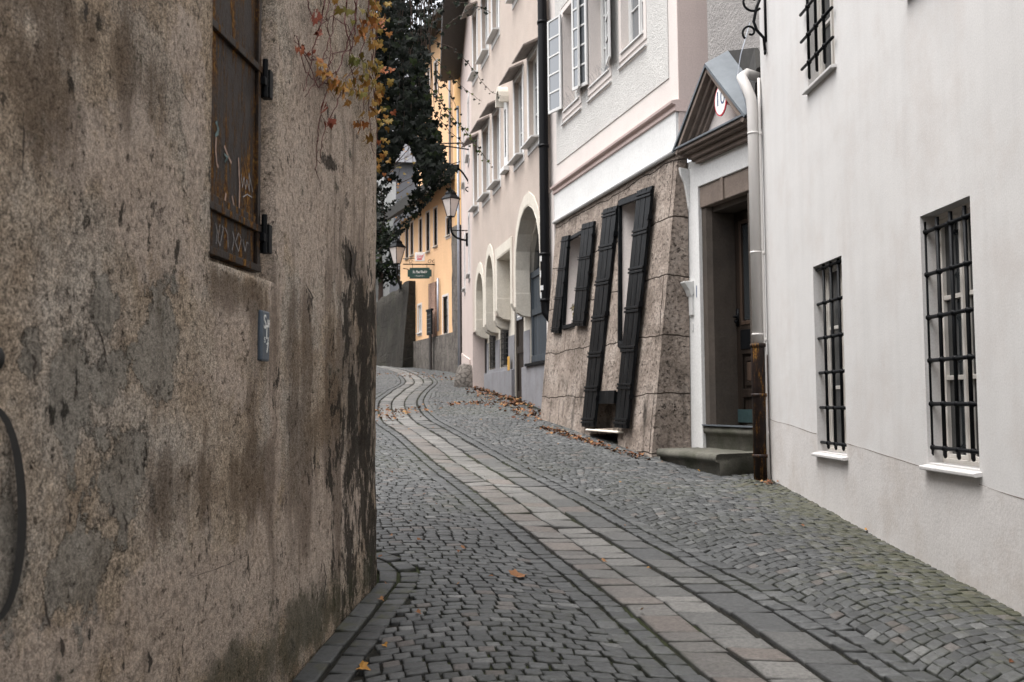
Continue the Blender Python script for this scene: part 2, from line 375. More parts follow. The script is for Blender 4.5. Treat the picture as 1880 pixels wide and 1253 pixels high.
class Stones:
    def __init__(s): s.v = []; s.f = []; s.r = []; s.t = []; s.j = []; s.m = []
    def add(s, x, y, ang, hu, hv, h=.0, r=None, tint=0.0, irr=.125, top=.004, shear=0.0):
        ca, sa = cos(ang), sin(ang); cs = []
        for a, b in ((-1, -1), (1, -1), (1, 1), (-1, 1)):
            aa = a * hu * (1 + random.uniform(-irr, irr)); cs.append((aa, b * hv * (1 + random.uniform(-irr, irr)) + aa * shear))
        tx, ty = random.uniform(-.035, .035), random.uniform(-.035, .035); hz = h + random.uniform(-.003, .004)
        o = len(s.v); z0 = gzz(x, y); e = min(hu, hv); bv = e * .22
        gx = (gzz(x + .1, y) - z0) * 10; gy = (gzz(x, y + .1) - z0) * 10
        for ins, dz in ((0, -.05), (0, -.008), (bv * .35, -.002), (bv * 1.3, 0)):
            for a, b in cs:
                a2 = a * (1 - ins / hu); b2 = b * (1 - ins / hv)
                px, py = a2 * ca - b2 * sa, a2 * sa + b2 * ca
                s.v.append((x + px, y + py, z0 + hz + dz + gx * px + gy * py + tx * a2 + ty * b2))
        for L in range(3):
            for k in range(4):
                k2 = (k + 1) % 4; s.f.append((o + L * 4 + k, o + L * 4 + k2, o + L * 4 + 4 + k2, o + L * 4 + 4 + k))
        s.v.append((x, y, z0 + hz + top * .5))
        for k in range(4): s.f.append((o + 12 + k, o + 12 + (k + 1) % 4, o + 16))
        r = random.random() if r is None else r; s.r += [r] * 17; s.t += [tint] * 17; m_ = max(0, 1 - abs(xr(y) - .1 - x) / .9) * (1 if 5.5 < y < 12 else .35) + max(0, 1 - near_left(x, y) / .6) * .5; s.m += [min(1, m_)] * 17; s.j += [1.0] * 4 + [.75] * 4 + [.12] * 4 + [0.0] * 5
    def obj(s, name, mat, kind='structure'):
        me = bpy.data.meshes.new(name); me.from_pydata(s.v, [], s.f); me.update(); me.materials.append(mat); smooth(me)
        for nm, d in (('rnd', s.r), ('tint', s.t), ('joint', s.j), ('damp', s.m)):
            at = me.attributes.new(nm, 'FLOAT', 'POINT'); at.data.foreach_set('value', d)
        o = bpy.data.objects.new(name, me); scn.collection.objects.link(o); return tag(o, kind=kind)
def lay(S, s_, t_, extra, hu, hv, **kw):
    p, d = cl(s_); nrm = Vector((d.y, -d.x)); q = p + nrm * t_
    if q.y < 3.4 or q.y > 47 or abs(q.x) > 9: return
    if q.x > xr(q.y) + .12: return
    if near_left(q.x, q.y) < .30: return
    S.add(q.x, q.y, math.atan2(nrm.y, nrm.x) + extra, hu, hv, **kw)
S = Stones(); s_ = 0.0; ROW = .084; BAY = 1.6
for side in (-1, 1):
    for row in (0, 1):
        s_ = random.uniform(0, .1)
        while s_ < CLEN - .3:
            L = random.uniform(.10, .15); lay(S, s_ + L / 2, side * (.385 + .062 + row * .125), random.uniform(-.05, .05), .052, L / 2 - .006, r=random.uniform(.2, .65), h=.0, shear=-.28); s_ += L
    for b in range(5):
        t0 = side * (.655 + b * BAY)
        for k in range(int(CLEN / ROW)):
            t = random.uniform(-.06, 0)
            while t < BAY:
                wv = random.uniform(.080, .120); c = t + wv / 2; x = 2 * c / BAY - 1
                arc = .30 * (1 - x * x); sl_ = -.30 * 2 * x * 2 / BAY
                lay(S, k * ROW + arc + random.uniform(-.008, .008), t0 + side * c, random.uniform(-.045, .045), wv / 2 - .0045, ROW / 2 * random.uniform(.84, .95), shear=side * sl_ + random.uniform(-.06, .06),
                    r=min(1, max(0, random.gauss(.42, .17))), tint=.35 if random.random() < .05 else 0.0); t += wv
S.obj('cobblestone_road', M['sett'])
S = Stones()
for lane, (tc, tw) in enumerate(((-.255, .24), (0.0, .25), (.25, .24))):
    s_ = random.uniform(0, .2)
    while s_ < CLEN - .4:
        L = random.choice((.14, .2, .24, .28, .33)) * random.uniform(.85, 1.15)
        rr = {0: random.uniform(.3, .75), 1: random.uniform(.45, 1), 2: random.uniform(0, .5)}[lane]
        if s_ > 7: rr = min(1, rr + .2)
        p, d = cl(s_ + L / 2); nrm = Vector((d.y, -d.x)); q = p + nrm * (tc + .014 * noise.noise(Vector((s_ * 1.3, tc * 20, 0))) + random.uniform(-.004, .004))
        if 3.2 < q.y < 47: S.add(q.x, q.y, math.atan2(nrm.y, nrm.x) + random.uniform(-.035, .035), tw / 2 - .009, L / 2 - .007, h=.002 - .010 * (lane == 1), r=rr, tint=(random.uniform(.0, .5) if lane == 0 and s_ < 16 else (.5 if random.random() < .08 else 0)), irr=.045, shear=-.30)
        s_ += L
S.obj('paving_strip', M['slab'])
S = Stones(); s_ = 3.2
while s_ < LW_END + LW_RAD * LW_TURN + 1.5:
    for off, wd in ((.075, .12), (.215, .13)):
        L = random.uniform(.2, .3) if off < .1 else random.uniform(.13, .22)
        p, n = lw_path(s_ + random.uniform(-.02, .02)); q = p + n * off
        if off < .1: S.add(q.x, q.y, math.atan2(n.y, n.x), wd / 2 - .004, .121, h=.0, r=random.uniform(0, .55), irr=.04)
        else:
            for kk in (-.062, .062):
                q2 = lw_path(s_ + kk)[0] + n * off; S.add(q2.x, q2.y, math.atan2(n.y, n.x), wd / 2 - .006, .056, r=random.uniform(0, .6), irr=.08)
    s_ += .25
S.obj('kerb', M['sett'])
# ------------------------------------------------------------------ left wall: grid mesh with niche for the steel shutter
def px_lw(x, y): return LW.uz(x, y)
def mat_left():
    t = NT('old_rendered_wall'); A = lambda n: t.attr(n).outputs['Fac']
    a = t.noise(.9, 7, .65); b = t.noise(3.2, 7, .72); fine = t.noise(125, 5, .8); mid = t.noise(38, 6, .8)
    stv = t.noise(1, 6, .65, t.map((5, 5, .6)))
    col = t.ramp(a, (.36, (.33, .25, .175)), (.5, (.44, .355, .27)), (.64, (.51, .435, .36)))
    col = t.mix(t.math('MULTIPLY', t.ramp(b, (.46, 0.0), (.6, 1.0)), .5), col, (.25, .175, .115))
    col = t.mix(t.math('MULTIPLY', t.ramp(t.noise(1.7, 6, .7, t.map(loc=(7, 3, 1))), (.47, 0.0), (.58, 1.0)), .55), col, (.44, .40, .355))
    col = t.mix(t.math('MULTIPLY', t.ramp(stv, (.5, 0.0), (.66, 1.0)), .35), col, (.24, .185, .14))
    # smooth pinkish skim coat, grey cement patches, dark and green stains: each with a ragged edge of its own
    def rag(name, lo=.42, hi=.58, k=2.6, nz=b): return t.ramp(t.math('ADD', A(name), t.math('MULTIPLY', t.math('SUBTRACT', nz, .5), k)), (lo, 0.0), (hi, 1.0))
    skim = rag('skim', .4, .62); col = t.mix(t.math('MULTIPLY', skim, .9), col, t.ramp(b, (.4, (.46, .37, .30)), (.6, (.57, .475, .40))))
    cem = rag('cement', .46, .54, 2.8); col = t.mix(t.math('MULTIPLY', cem, .8), col, t.ramp(b, (.4, (.215, .195, .165)), (.6, (.345, .32, .28))))
    speck = t.ramp(fine, (.40, .35), (.5, 1.0), (.60, 1.6)); sm = t.math('SUBTRACT', .95, t.math('MULTIPLY', t.math('ADD', skim, cem, True), .5))
    col = t.mix(sm, col, speck, 'MULTIPLY')
    col = t.mix(.8, col, t.ramp(mid, (.38, .4), (.5, 1.0), (.62, 1.35)), 'MULTIPLY')
    g3 = t.noise(230, 3, .7); col = t.mix(.7, col, t.ramp(g3, (.4, .6), (.6, 1.35)), 'MULTIPLY')
    pit = t.ramp(t.noise(24, 6, .78, t.map((1, 1, .85), (9, 9, 9))), (.355, 1.0), (.40, 0.0)); col = t.mix(t.math('MULTIPLY', pit, .8), col, (.045, .032, .024))
    bm = t.math('ADD', t.math('MULTIPLY', b, .5), t.math('MULTIPLY', mid, .5)); dk = rag('brown', .42, .80, 6.5, t.math('ADD', t.math('MULTIPLY', stv, .5), t.math('MULTIPLY', bm, .5))); col = t.mix(t.math('MULTIPLY', dk, .6), col, (.085, .056, .036))
    blk = rag('black', .58, .68, 5.2, t.noise(1, 8, .78, t.map((6.5, 6.5, 3.6)))); col = t.mix(t.math('MULTIPLY', blk, .85), col, (.012, .011, .009))
    ms = rag('moss', .42, .8, 7.0, bm); col = t.mix(t.math('MULTIPLY', ms, .75), col, (.055, .056, .034))
    h = t.math('ADD', t.math('ADD', t.math('MULTIPLY', fine, .35), t.math('MULTIPLY', mid, .7)), t.math('MULTIPLY', b, .6))
    h = t.math('SUBTRACT', h, t.math('MULTIPLY', pit, .5)); h = t.math('ADD', h, t.math('MULTIPLY', cem, .9))
    return t.fin(col, .92, t.bump(h, 1.0, .018), spec=.12)
M['left_wall'] = mat_left()
lroot = thing('rendered_wall', 'old brown rendered wall with rounded corner, rusty steel shutter and dark stains', 'wall', (LW.x, LW.y, 0), 0)
linv = Matrix.Translation((-LW.x, -LW.y, 0))
def lwp(s_, z, n=0.0):
    p, nn = lw_path(s_); return Vector((p.x + nn.x * n - LW.x, p.y + nn.y * n - LW.y, z))
def ell(px, py, rx, ry):
    u, z = px_lw(px, py); u2, _ = px_lw(px + rx, py); _, z2 = px_lw(px, py - ry); return (u, z, abs(u2 - u), abs(z2 - z))
MASK = {'cement': [(295, 640, 34, 90), (185, 560, 30, 60), (130, 700, 30, 130), (225, 860, 45, 90), (165, 1060, 75, 85), (60, 650, 20, 60), (20, 1000, 30, 140), (200, 700, 30, 50)],
        'skim': [(400, 1100, 230, 130), (610, 930, 60, 120), (610, 320, 90, 240), (530, 1000, 120, 90), (430, 640, 40, 90), (260, 350, 100, 140), (505, 700, 14, 600), (360, 250, 20, 300), (340, 80, 30, 60)],
        'brown': [(575, 800, 60, 240), (545, 640, 50, 120), (60, 150, 70, 110), (330, 900, 60, 100), (470, 880, 60, 70), (650, 700, 50, 300), (110, 40, 130, 60), (440, 540, 50, 40)],
        'black': [(660, 800, 36, 230), (685, 960, 22, 140), (672, 660, 24, 160), (640, 1000, 16, 110), (660, 570, 25, 70), (610, 300, 20, 14), (645, 480, 16, 40)],
        'moss': [(600, 1120, 60, 45), (520, 1185, 70, 50), (430, 1225, 60, 40), (650, 1070, 40, 30), (540, 1160, 50, 60)]}
ME = {k: [ell(*e) for e in v] for k, v in MASK.items()}
def fr_(a, b, st): return [a + st * i for i in range(int(round((b - a) / st)))]
scol = fr_(-3, 2.0, .5) + fr_(2.0, 7.1, .025) + fr_(7.1, 8.2, .1) + [8.6, 9.4, 10.4, 11.6]
zrow = [-.8, -.3] + fr_(.1, 4.4, .025) + [4.4, 4.7, 5.0, 5.6, 6.0]
su0, _ = px_lw(385, 470); su1, _ = px_lw(503, 500); _, sz0 = px_lw(387, 470)
def snap(v, L): return min(range(len(L)), key=lambda i: abs(L[i] - v))
i0, i1, j0 = snap(su0, scol), snap(su1, scol), snap(sz0 - .01, zrow); j1 = snap(3.6, zrow)
vs = []; masks = {k: [] for k in ME}
for s_ in scol:
    for z in zrow:
        P3 = Vector((s_, z, 0)); n = .012 * noise.noise(P3 * 1.1) + .006 * noise.noise(P3 * 5) + .003 * noise.noise(P3 * 17)
        if s_ > su1 + .02: n -= .012 * min(1, (s_ - su1) / .03) - .012
        vs.append(lwp(s_, z, n))
        for k, L in ME.items():
            v = 0.0
            for (u, zz, ru, rz) in L:
                d = ((s_ - u) / ru) ** 2 + ((z - zz) / rz) ** 2
                if d < 6: v = max(v, math.exp(-d * .7))
            masks[k].append(v)
nz = len(zrow); fs = []
for i in range(len(scol) - 1):
    for j in range(nz - 1):
        if i0 <= i < i1 and j0 <= j < j1: continue
        fs.append((i * nz + j, (i + 1) * nz + j, (i + 1) * nz + j + 1, i * nz + j + 1)[::-1])
def rim(idx, depth=.07):
    global fs
    o = len(vs)
    for q in idx:
        i, j = divmod(q, nz); vs.append(lwp(scol[i], zrow[j], -depth))
        for k in masks: masks[k].append(masks[k][q])
    for a in range(len(idx) - 1): fs.append((idx[a], idx[a + 1], o + a + 1, o + a))
rim([i0 * nz + j for j in range(j0, j1 + 1)]); rim([i * nz + j0 for i in range(i0, i1 + 1)][::-1]); rim([i1 * nz + j for j in range(j0, j1 + 1)][::-1]); rim([i * nz + j1 for i in range(i0, i1 + 1)])
me = bpy.data.meshes.new('wall'); me.from_pydata([tuple(v) for v in vs], [], fs); me.update(); me.materials.append(M['left_wall']); smooth(me)
for k, d in masks.items():
    at = me.attributes.new(k, 'FLOAT', 'POINT'); at.data.foreach_set('value', d)
wo = bpy.data.objects.new('wall', me); scn.collection.objects.link(wo); wo.parent = lroot
# niche back and wall body behind the skin
mb = MB(); mb.add([lwp(su0 - .05, sz0 - .1, -.065), lwp(su1 + .05, sz0 - .1, -.065), lwp(su1 + .05, 3.7, -.065), lwp(su0 - .05, 3.7, -.065)], [(0, 1, 2, 3)])
mb.obj('niche_back', M['left_wall'], lroot)
mb = MB()
for i in range(len(scol) - 1):
    a, b = scol[i], scol[i + 1]
    if a < 6.1 or a > 7.4: mb.add([lwp(a, 6.0, .04), lwp(b, 6.0, .04), lwp(b, 6.0, -.5), lwp(a, 6.0, -.5), lwp(a, 6.12, -.2), lwp(b, 6.12, -.2)], [(0, 1, 5, 4), (4, 5, 2, 3), (0, 3, 2, 1)])
mb.obj('coping', M['rubble'], lroot)
# steel shutter: frame, sheet, cross bars, hinges, paint marks
def lfn(u, n, z): return tuple(lwp(u, z, n))
sr = px_lw(484, 500)[0]; sl0 = su0 + .012; sb = sz0 + .012
mb = MB(); mb.box(sl0, sr, -.052, -.030, sb, 3.55, lfn); sh = mb.obj('shutter', M['rusty_steel'], lroot)
mb = MB()
for a, b in ((sl0, sl0 + .035), (sr - .035, sr)): mb.box(a, b, -.031, -.015, sb, 3.55, lfn)
for z in (sb, 2.325, 3.02): mb.box(sl0, sr, -.0305, -.010, z, z + .03, lfn)
mb.box(sl0, sr, -.031, -.022, 2.357, 2.39, lfn)
mb.obj('frame', M['rusty_steel'], sh, bevel=.003)
for z in (2.29, 2.97):
    mb = MB(); mb.box(sr - .01, sr + .075, -.035, .005, z, z + .035, lfn); mb.box(sr + .035, sr + .075, -.03, .012, z - .045, z + .08, lfn); mb.tube([lwp(sr + .02, z - .05, -.005), lwp(sr + .02, z + .12, -.005)], .013); mb.obj('hinge', M['iron'], sh, bevel=.003)
def scribble(name, mat, parent, px_lines, wd, fn, n=.0):
    mb = MB()
    for L in px_lines:
        pts = [Vector(fn(*p)) for p in L]
        for a, b in zip(pts, pts[1:]):
            d = (b - a); d.normalize(); side = Vector((d.y * 0, 0, 0)); nrm = Vector((LW.nn[0], LW.nn[1], 0)); side = d.cross(nrm).normalized() * wd
            mb.add([a - side, a + side, b + side, b - side], [(0, 1, 2, 3)])
    return mb.obj(name, mat, parent)
def shp(x, y):
    u, z = LW.uz(x, y, -.027); return lwp(u, z, -.027)
def zz(x0, y0, pts, sx=1, sy=1): return [(x0 + a * sx, y0 + b * sy) for a, b in pts]
M['chalk'] = flat('chalk', (.32, .31, .31), .9, 0, .5, 60, .1); M['faded_pink'] = flat('faded_pink', (.36, .25, .20), .9, 0, .4, 40, .1); M['teal_chalk'] = flat('teal_chalk', (.14, .20, .20), .9, 0, .3, 40, .1)
scribble('chalk_tag', M['chalk'], sh, [[(443, 320), (445, 345), (448, 325), (451, 348), (453, 330), (458, 352), (457, 318), (464, 353)], [(446, 362), (454, 357), (463, 363)],
        [(396, 410), (399, 425), (397, 448)], [(404, 412), (400, 440), (404, 452), (410, 420), (408, 415)], [(413, 418), (418, 430), (419, 455)], [(427, 425), (430, 440), (426, 460)], [(438, 428), (432, 445), (438, 462), (443, 440), (440, 430)], [(446, 440), (450, 462), (453, 445), (456, 448)], [(478, 460), (474, 484)]], .0022, shp)
scribble('teal_mark', M['teal_chalk'], sh, [[(396, 224), (402, 238), (395, 250), (401, 246), (398, 222)], [(412, 283), (418, 290), (413, 298), (420, 286)]], .005, shp)
scribble('white_curve', M['faded_pink'], sh, [[(397, 252), (396, 275), (398, 300), (401, 308)], [(412, 268), (416, 280), (425, 300)], [(415, 355), (413, 370), (417, 378)], [(426, 360), (430, 380), (432, 388)], [(438, 290), (440, 340), (439, 390)]], .006, shp)
# black painted ring at the left edge and dark spot
def ringpt(a, rx, ry): return (-22 + rx * cos(a), 945 + ry * sin(a))
mb = MB(); K = 40; P_ = []
for i in range(K + 1):
    a = -1.45 + 2.9 * i / K
    for rr in (1.0, .83):
        x, y = ringpt(a, 62 * (rr if rr == 1 else .72), 200 * (1.0 if rr == 1 else .93)); u, z = LW.uz(max(x, -60), y, .003); P_.append(lwp(u, z, .016))
mb.add(P_, [(2 * i, 2 * i + 1, 2 * i + 3, 2 * i + 2) for i in range(K)]); M['spray_black'] = flat('spray_black', (.018, .017, .016), .7, 0, .3, 30, .2)
mb.obj('painted_ring', M['spray_black'], lroot)
u, z = LW.uz(1, 658, .01); mb = MB(); mb.ball(lwp(u, z, .0), .02, .02, .03); mb.obj('anchor_bolt', M['spray_black'], lroot, True)
# cracks: thin chips of missing render
CR = [([(381, 297), (384, 312), (383, 327), (387, 340)], 3), ([(38, 203), (41, 250), (39, 300), (41, 336)], 3), ([(152, 2), (158, 12), (156, 30), (159, 47)], 7), ([(170, 590), (177, 600), (188, 631), (192, 660), (198, 678)], 4), ([(81, 1100), (84, 1130), (91, 1158)], 6), ([(271, 1196), (275, 1215), (272, 1241)], 8), ([(344, 1064), (380, 1050), (420, 1036), (469, 1012)], 1.6), ([(590, 1030), (596, 1060), (592, 1090), (598, 1130)], 2.5), ([(125, 930), (128, 950), (124, 968)], 5), ([(225, 940), (232, 962), (229, 980)], 5), ([(108, 1170), (112, 1190), (110, 1212)], 7), ([(205, 920), (210, 935), (206, 950)], 6), ([(560, 520), (575, 545), (570, 560)], 4), ([(642, 440), (650, 470), (645, 500), (652, 530)], 5), ([(60, 650), (66, 665), (62, 690)], 7), ([(330, 150), (335, 170), (345, 185), (352, 205)], 2)]
M['crack'] = flat('crack', (.045, .035, .028), .95, 0, .3, 30, .3)
for pts, wd in CR:
    mb = MB(); P_ = []; fine_ = []
    for (a, b), (c_, d_) in zip(pts, pts[1:]):
        for k in range(6): fine_.append((a + (c_ - a) * k / 6, b + (d_ - b) * k / 6))
    N_ = len(fine_) - 1
    for k, (x, y) in enumerate(fine_):
        ww = wd * .5 * (sin(pi * (k + .15) / (N_ + .3)) ** .6) * random.uniform(.5, 1.3); x += random.uniform(-1, 1); flatline = abs(pts[-1][1] - pts[0][1]) < abs(pts[-1][0] - pts[0][0])
        for sg_ in (-1, 1):
            u, z = LW.uz(x + (0 if flatline else sg_ * ww), y + (sg_ * ww if flatline else 0), .012); P3 = Vector((u, z, 0))
            P_.append(lwp(u, z, .014 + .012 * noise.noise(P3 * 1.1) + .006 * noise.noise(P3 * 5)))
    mb.add(P_, [(2 * k, 2 * k + 1, 2 * k + 3, 2 * k + 2) for k in range(N_)]); mb.obj('crack', M['crack'], lroot)
# ------------------------------------------------------------------ generic window
def window(parent, u0, u1, z0, z1, depth=.16, fw=.05, cols=2, rows=3, fm='white_wood', pm='dark_glass', sill=None, surround=None, hood=None, sm='cream_jamb', mull=.05, bar=.022):
    n0, n1 = -depth - .05, -depth; mb = MB()
    mb.plate(rect(u0 - .01, u1 + .01, z0 - .01, z1 + .01), [rect(u0 + fw, u1 - fw, z0 + fw, z1 - fw)], n0, n1)
    iw = (u1 - u0 - 2 * fw - mull * (cols - 1)) / cols
    for c in range(cols):
        a = u0 + fw + c * (iw + mull)
        if c: mb.box(a - mull, a, n0 + .004, n1 + .004, z0 + fw, z1 - fw)
        mb.plate(rect(a + .001, a + iw - .001, z0 + fw + .001, z1 - fw - .001), [rect(a + .024, a + iw - .024, z0 + fw + .028, z1 - fw - .028)], n0 + .006, n1 - .012)
        for r_ in range(1, rows):
            z = z0 + fw + (z1 - z0 - 2 * fw) * r_ / rows; mb.box(a + .025, a + iw - .025, n0 + .008, n1 - .015, z - bar / 2, z + bar / 2)
    o = mb.obj('window', M[fm], parent, bevel=.003)
    mb = MB(); mb.box(u0 + .01, u1 - .01, n0 - .01, n0 + .012, z0 + .01, z1 - .01); mb.obj('pane', M[pm], o)
    if surround:
        mb = MB(); mb.plate(rect(u0 - surround, u1 + surround, z0 - surround * 1.6, z1 + surround), [rect(u0, u1, z0, z1)], -.002, .018); mb.obj('surround', M[sm], o, bevel=.004)
    if sill:
        e, d = sill; mb = MB(); mb.plate([(-.03, z0 - .045), (d, z0 - .05), (d, z0 - .02), (-depth + .002, z0 + .006), (-depth + .002, z0 - .045)], [], u0 - e, u1 + e, fn=lambda a, b, c: (b, a, c)); mb.obj('sill', M['white_wood'] if fm == 'white_wood' else M['cream_jamb'], o, bevel=.004)
    if hood:
        e, d, h = hood; mb = MB(); mb.plate([(.015, z1 + .10), (d, z1 + .10 - h), (d, z1 + .13 - h), (.015, z1 + .15)], [], u0 - e, u1 + e, fn=lambda a, b, c: (b, a, c)); mb.obj('hood', M['hood_wood'], o)
    return o
def grille(parent, us, zs, u0, u1, z0, z1, n=-.035, r=.0135, name='grille'):
    mb = MB()
    for z in zs: mb.tube([(u0 - .06, n, z), (u1 + .06, n, z)], r, 8)
    for u in us: mb.tube([(u, n + .002, z0), (u, n + .002, z1)], r, 8)
    for z in zs:
        for u in us:
            mb.ball((u, n, z), .023, .025, .023); mb.ball((u, n + .002, z + .028), .014, .014, .017)
    for u in us: mb.ball((u, n, z0), .013, .013, .018)
    return mb.obj(name, M['iron'], parent, True)
# ------------------------------------------------------------------ A: white rendered house on the right
FA = FR(2.63, 10.25, -1.6); A = house('white_rendered_house', FA, 'white rendered house at right with barred windows and two small sills')
wA = [(-4.345, -3.66, 1.17, 2.805), (-2.19, -1.483, 1.14, 2.76), (-2.175, -1.49, 4.36, 5.95), (-4.34, -3.61, 4.36, 5.95)]
outer = [(-15, -1.2), (0, .2), (0, 8.5), (-15, 8.5)]
mb = MB(); mb.plate(outer, [rect(*q) for q in wA], -.30, 0); mb.box(-.001, -.3, -2.6, -.299, .3, 8.5); mb.obj('wall', M['white_wall'], A)
pl = [(-9, -.6), (0, .25)]; top = []
for i in range(37):
    u = -9 + .25 * i; top.append((u, 1.395 + u * .0725 + .012 * noise.noise(Vector((u * 2, 0, 0)))))
top[-1] = (0, 1.395)
def plz(u): return 1.395 + u * .0725
for a, b, c, d in wA[:2]:
    top = [q for q in top if not (a - .003 < q[0] < b + .003)] + [(a - .002, plz(a)), (a - .001, c - .02), (b + .001, c - .02), (b + .002, plz(b))]
top.sort()
mb = MB(); mb.plate(pl + top[::-1], [], -.01, .002)
mb.obj('plinth', M['white_plinth'], A)
mb = MB(); N_ = 220; P_ = []; F_ = []
for k in range(N_ + 1):
    u = -9 + 9 * k / N_; z = 1.395 + u * .0725 + .012 * noise.noise(Vector((u * 2, 0, 0))); wd = max(.0, .0022 + .004 * noise.noise(Vector((u * 3, 4, 0)))) + .0003
    P_ += [(u, .0032, z - wd), (u, .0032, z + wd)]
    if k < N_ and not any(a - .01 < u + .02 < b + .03 for a, b, c, d in wA[:2]): F_.append((2 * k, 2 * k + 1, 2 * k + 3, 2 * k + 2))
mb.add(P_, F_); mb.obj('hairline_crack', flat('crack_grey', (.20, .17, .15), .9, 0, .3, 30, .1), A)
for i, (a, b, c, d) in enumerate(wA):
    o = window(A, a, b, c, d, depth=.10, fw=.032, cols=2, rows=3, fm='cream_wood', pm='dark_glass', mull=.03, bar=.03)
    mb = MB(); mb.plate([(-.1, c - .03), (.05, c - .045), (.052, c - .02), (-.1, c + .004)], [], a - .03, b + .03, fn=lambda p, q, r_: (q, p, r_)); mb.obj('sill', M['white_wall'], o, bevel=.006)
    if i == 0: grille(o, [a + .185 * k + .14 for k in range(4)][:4], [c + .10 + .286 * k for k in range(6)], a, b, c + .055, d - .035)
    elif i == 1: grille(o, [a + .18 * k + .17 for k in range(3)], [c + .075 + .303 * k for k in range(6)], a, b, c + .04, d - .05)
    else: grille(o, [a + .2 * k + .14 for k in range(3)], [c + .20 + .25 * k for k in range(5)], a, b, c + .06, d - .1, n=.035)
# drain pipes at the corner
def Aw(px, py, n=.06): u, z = FA.uz(px, py, n); return (u, n, z)
mb = MB(); e1 = Aw(1386, 150, .16); u0_ = FA.uz(1386, 400, .10)[0]
path = [(u0_ + .20, -.02, 5.02), (u0_ + .19, .10, 5.06), (u0_ + .13, .17, 5.00), (u0_ + .05, .15, 4.88), (u0_ + .01, .11, 4.74), (u0_, .10, 4.6), (u0_, .10, 2.14)]
mb.tube(path, .055, 16)
for z in (4.35, 3.1, 2.25): mb.tube([(u0_, .10, z), (u0_, .10, z + .02)], .060, 16)
mb.obj('downpipe', M['white_pipe'], A, True)
mb = MB(); mb.tube([(u0_, .10, 2.16), (u0_, .10, 2.1), (u0_ + .01, .10, .62)], .072, 16)
for z in (2.13, 1.62, 1.0): mb.tube([(u0_, .10, z), (u0_, .10, z + .035)], .082, 16)
mb.obj('iron_downpipe', M['rusty_pipe'], A, True)
mb = MB(); mb.box(u0_ + .02, u0_ + .1, -.02, .05, .6, 2.05); mb.obj('rusty_backing', M['rusty_flake'], A)
mb = MB(); uc = FA.uz(1402, 500, .03)[0]
mb.tube([(uc + .04, .02, 4.95), (uc, .035, 4.6), (uc, .035, 1.4), (uc - .03, .035, .72)], .017, 10); mb.tube([(uc + .045, .03, 2.1), (uc + .04, .03, 1.5), (uc - .01, .03, 1.05), (uc - .01, .03, .75)], .011, 8)
for z in (4.35, 3.1, 2.2, 1.25): mb.ball((uc, .03, z), .026, .02, .03)
mb.obj('conduit', M['white_pipe'], A, True)
mb = MB(); mb.tube([(u0_ + .16, .06, 5.6), (u0_ + .14, .17, 5.25), (u0_ + .17, .2, 5.05), (u0_ + .1, .2, 4.9), (uc + .02, .06, 4.35)], .006, 6); mb.obj('cable', M['grey_pipe'], A, True)
mb = MB(); mb.box(-15, 0.0, -2, .5, 8.5, 8.7); mb.obj('roof', M['hood_wood'], A)
# wrought iron scroll bracket high on the white house
br = thing('wall_bracket', 'black wrought iron scroll bracket high on the white rendered wall', 'bracket', FA.w(-.25, 0, 5.3), FA.rz)
def spiral(c, r0, r1, a0, a1, k=24): return [(c[0] + (r0 + (r1 - r0) * i / k) * cos(a0 + (a1 - a0) * i / k), c[1] + (r0 + (r1 - r0) * i / k) * sin(a0 + (a1 - a0) * i / k)) for i in range(k + 1)]
mb = MB(); bz = 5.3
uS = .0
pts = [(.01, .50), (.10, .30), (.13, .16), (.10, .07), (.03, -.01), (.01, -.14)]
mb.tube([(uS, max(.02, n), z) for n, z in pts], .016, 8)
mb.tube([(uS, n + .17, z + .05) for n, z in spiral((0, 0), .085, .02, -.9, 5.2)], .012, 8)
mb.tube([(uS, n + .05, z + .33) for n, z in spiral((.1, .05), .12, .03, -2.4, 3.0)], .013, 8)
mb.box(uS - .02, uS + .02, 0, .018, -.05, .7); mb.tube([(uS, .02, .55), (uS, .6, .62)], .014, 8)
mb.ball((uS, .02, -.16), .022, .015, .03)
mb.obj('scroll', M['iron'], br, True)
# ------------------------------------------------------------------ P: recessed doorway house number ten
FP = FR(2.46, 12.2, -18.9); Pp = house('doorway_house', FP, 'narrow house with gabled doorway, worn stone steps and dark wooden door')
PK = .955; Pp.location = (FP.x * PK, FP.y * PK, EYE * (1 - PK)); Pp.scale = (PK, PK, PK)
def PW(v): return Vector((v.x * PK, v.y * PK, EYE + (v.z - EYE) * PK))
outer = [(-2.2, .2), (.69, .2), (.69, 9), (-2.2, 9)]
DU0, DU1, DZ0, DZ1 = -.86, .215, 1.27, 4.02
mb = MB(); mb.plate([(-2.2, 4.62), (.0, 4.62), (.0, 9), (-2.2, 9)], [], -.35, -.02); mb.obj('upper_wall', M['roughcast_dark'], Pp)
mb = MB(); mb.plate([(-1.45, .4), (DU0 - .07, .4), (DU0 - .07, 4.27), (.235, 4.27), (.235, 1.0), (.235, .4), (.69, .4), (.69, 4.64), (-1.45, 4.64)], [], -.35, .03); mb.obj('white_surround', M['white_paint'], Pp, bevel=.01)
mb = MB(); mb.plate([(DU0 - .07, DZ1 - .02), (.234, DZ1 - .02), (.234, 4.269), (-.33, 4.269), (-.345, 4.269), (DU0 - .07, 4.269)], [], -.35, .005)
mb.obj('lintel', M['lintel_stone'], Pp, bevel=.012)
mb = MB(); mb.box(-.36, -.29, .004, .03, DZ1 - .03, 4.27); mb.obj('keystone', M['lintel_stone'], Pp, bevel=.01)
mb = MB()
mb.plate([(.234, -.02), (.13, -.02), (.085, -.08), (.085, -.52), (.234, -.52)], [], 1.2, DZ1 - .021, fn=lambda a, b, c: (a, c, b))
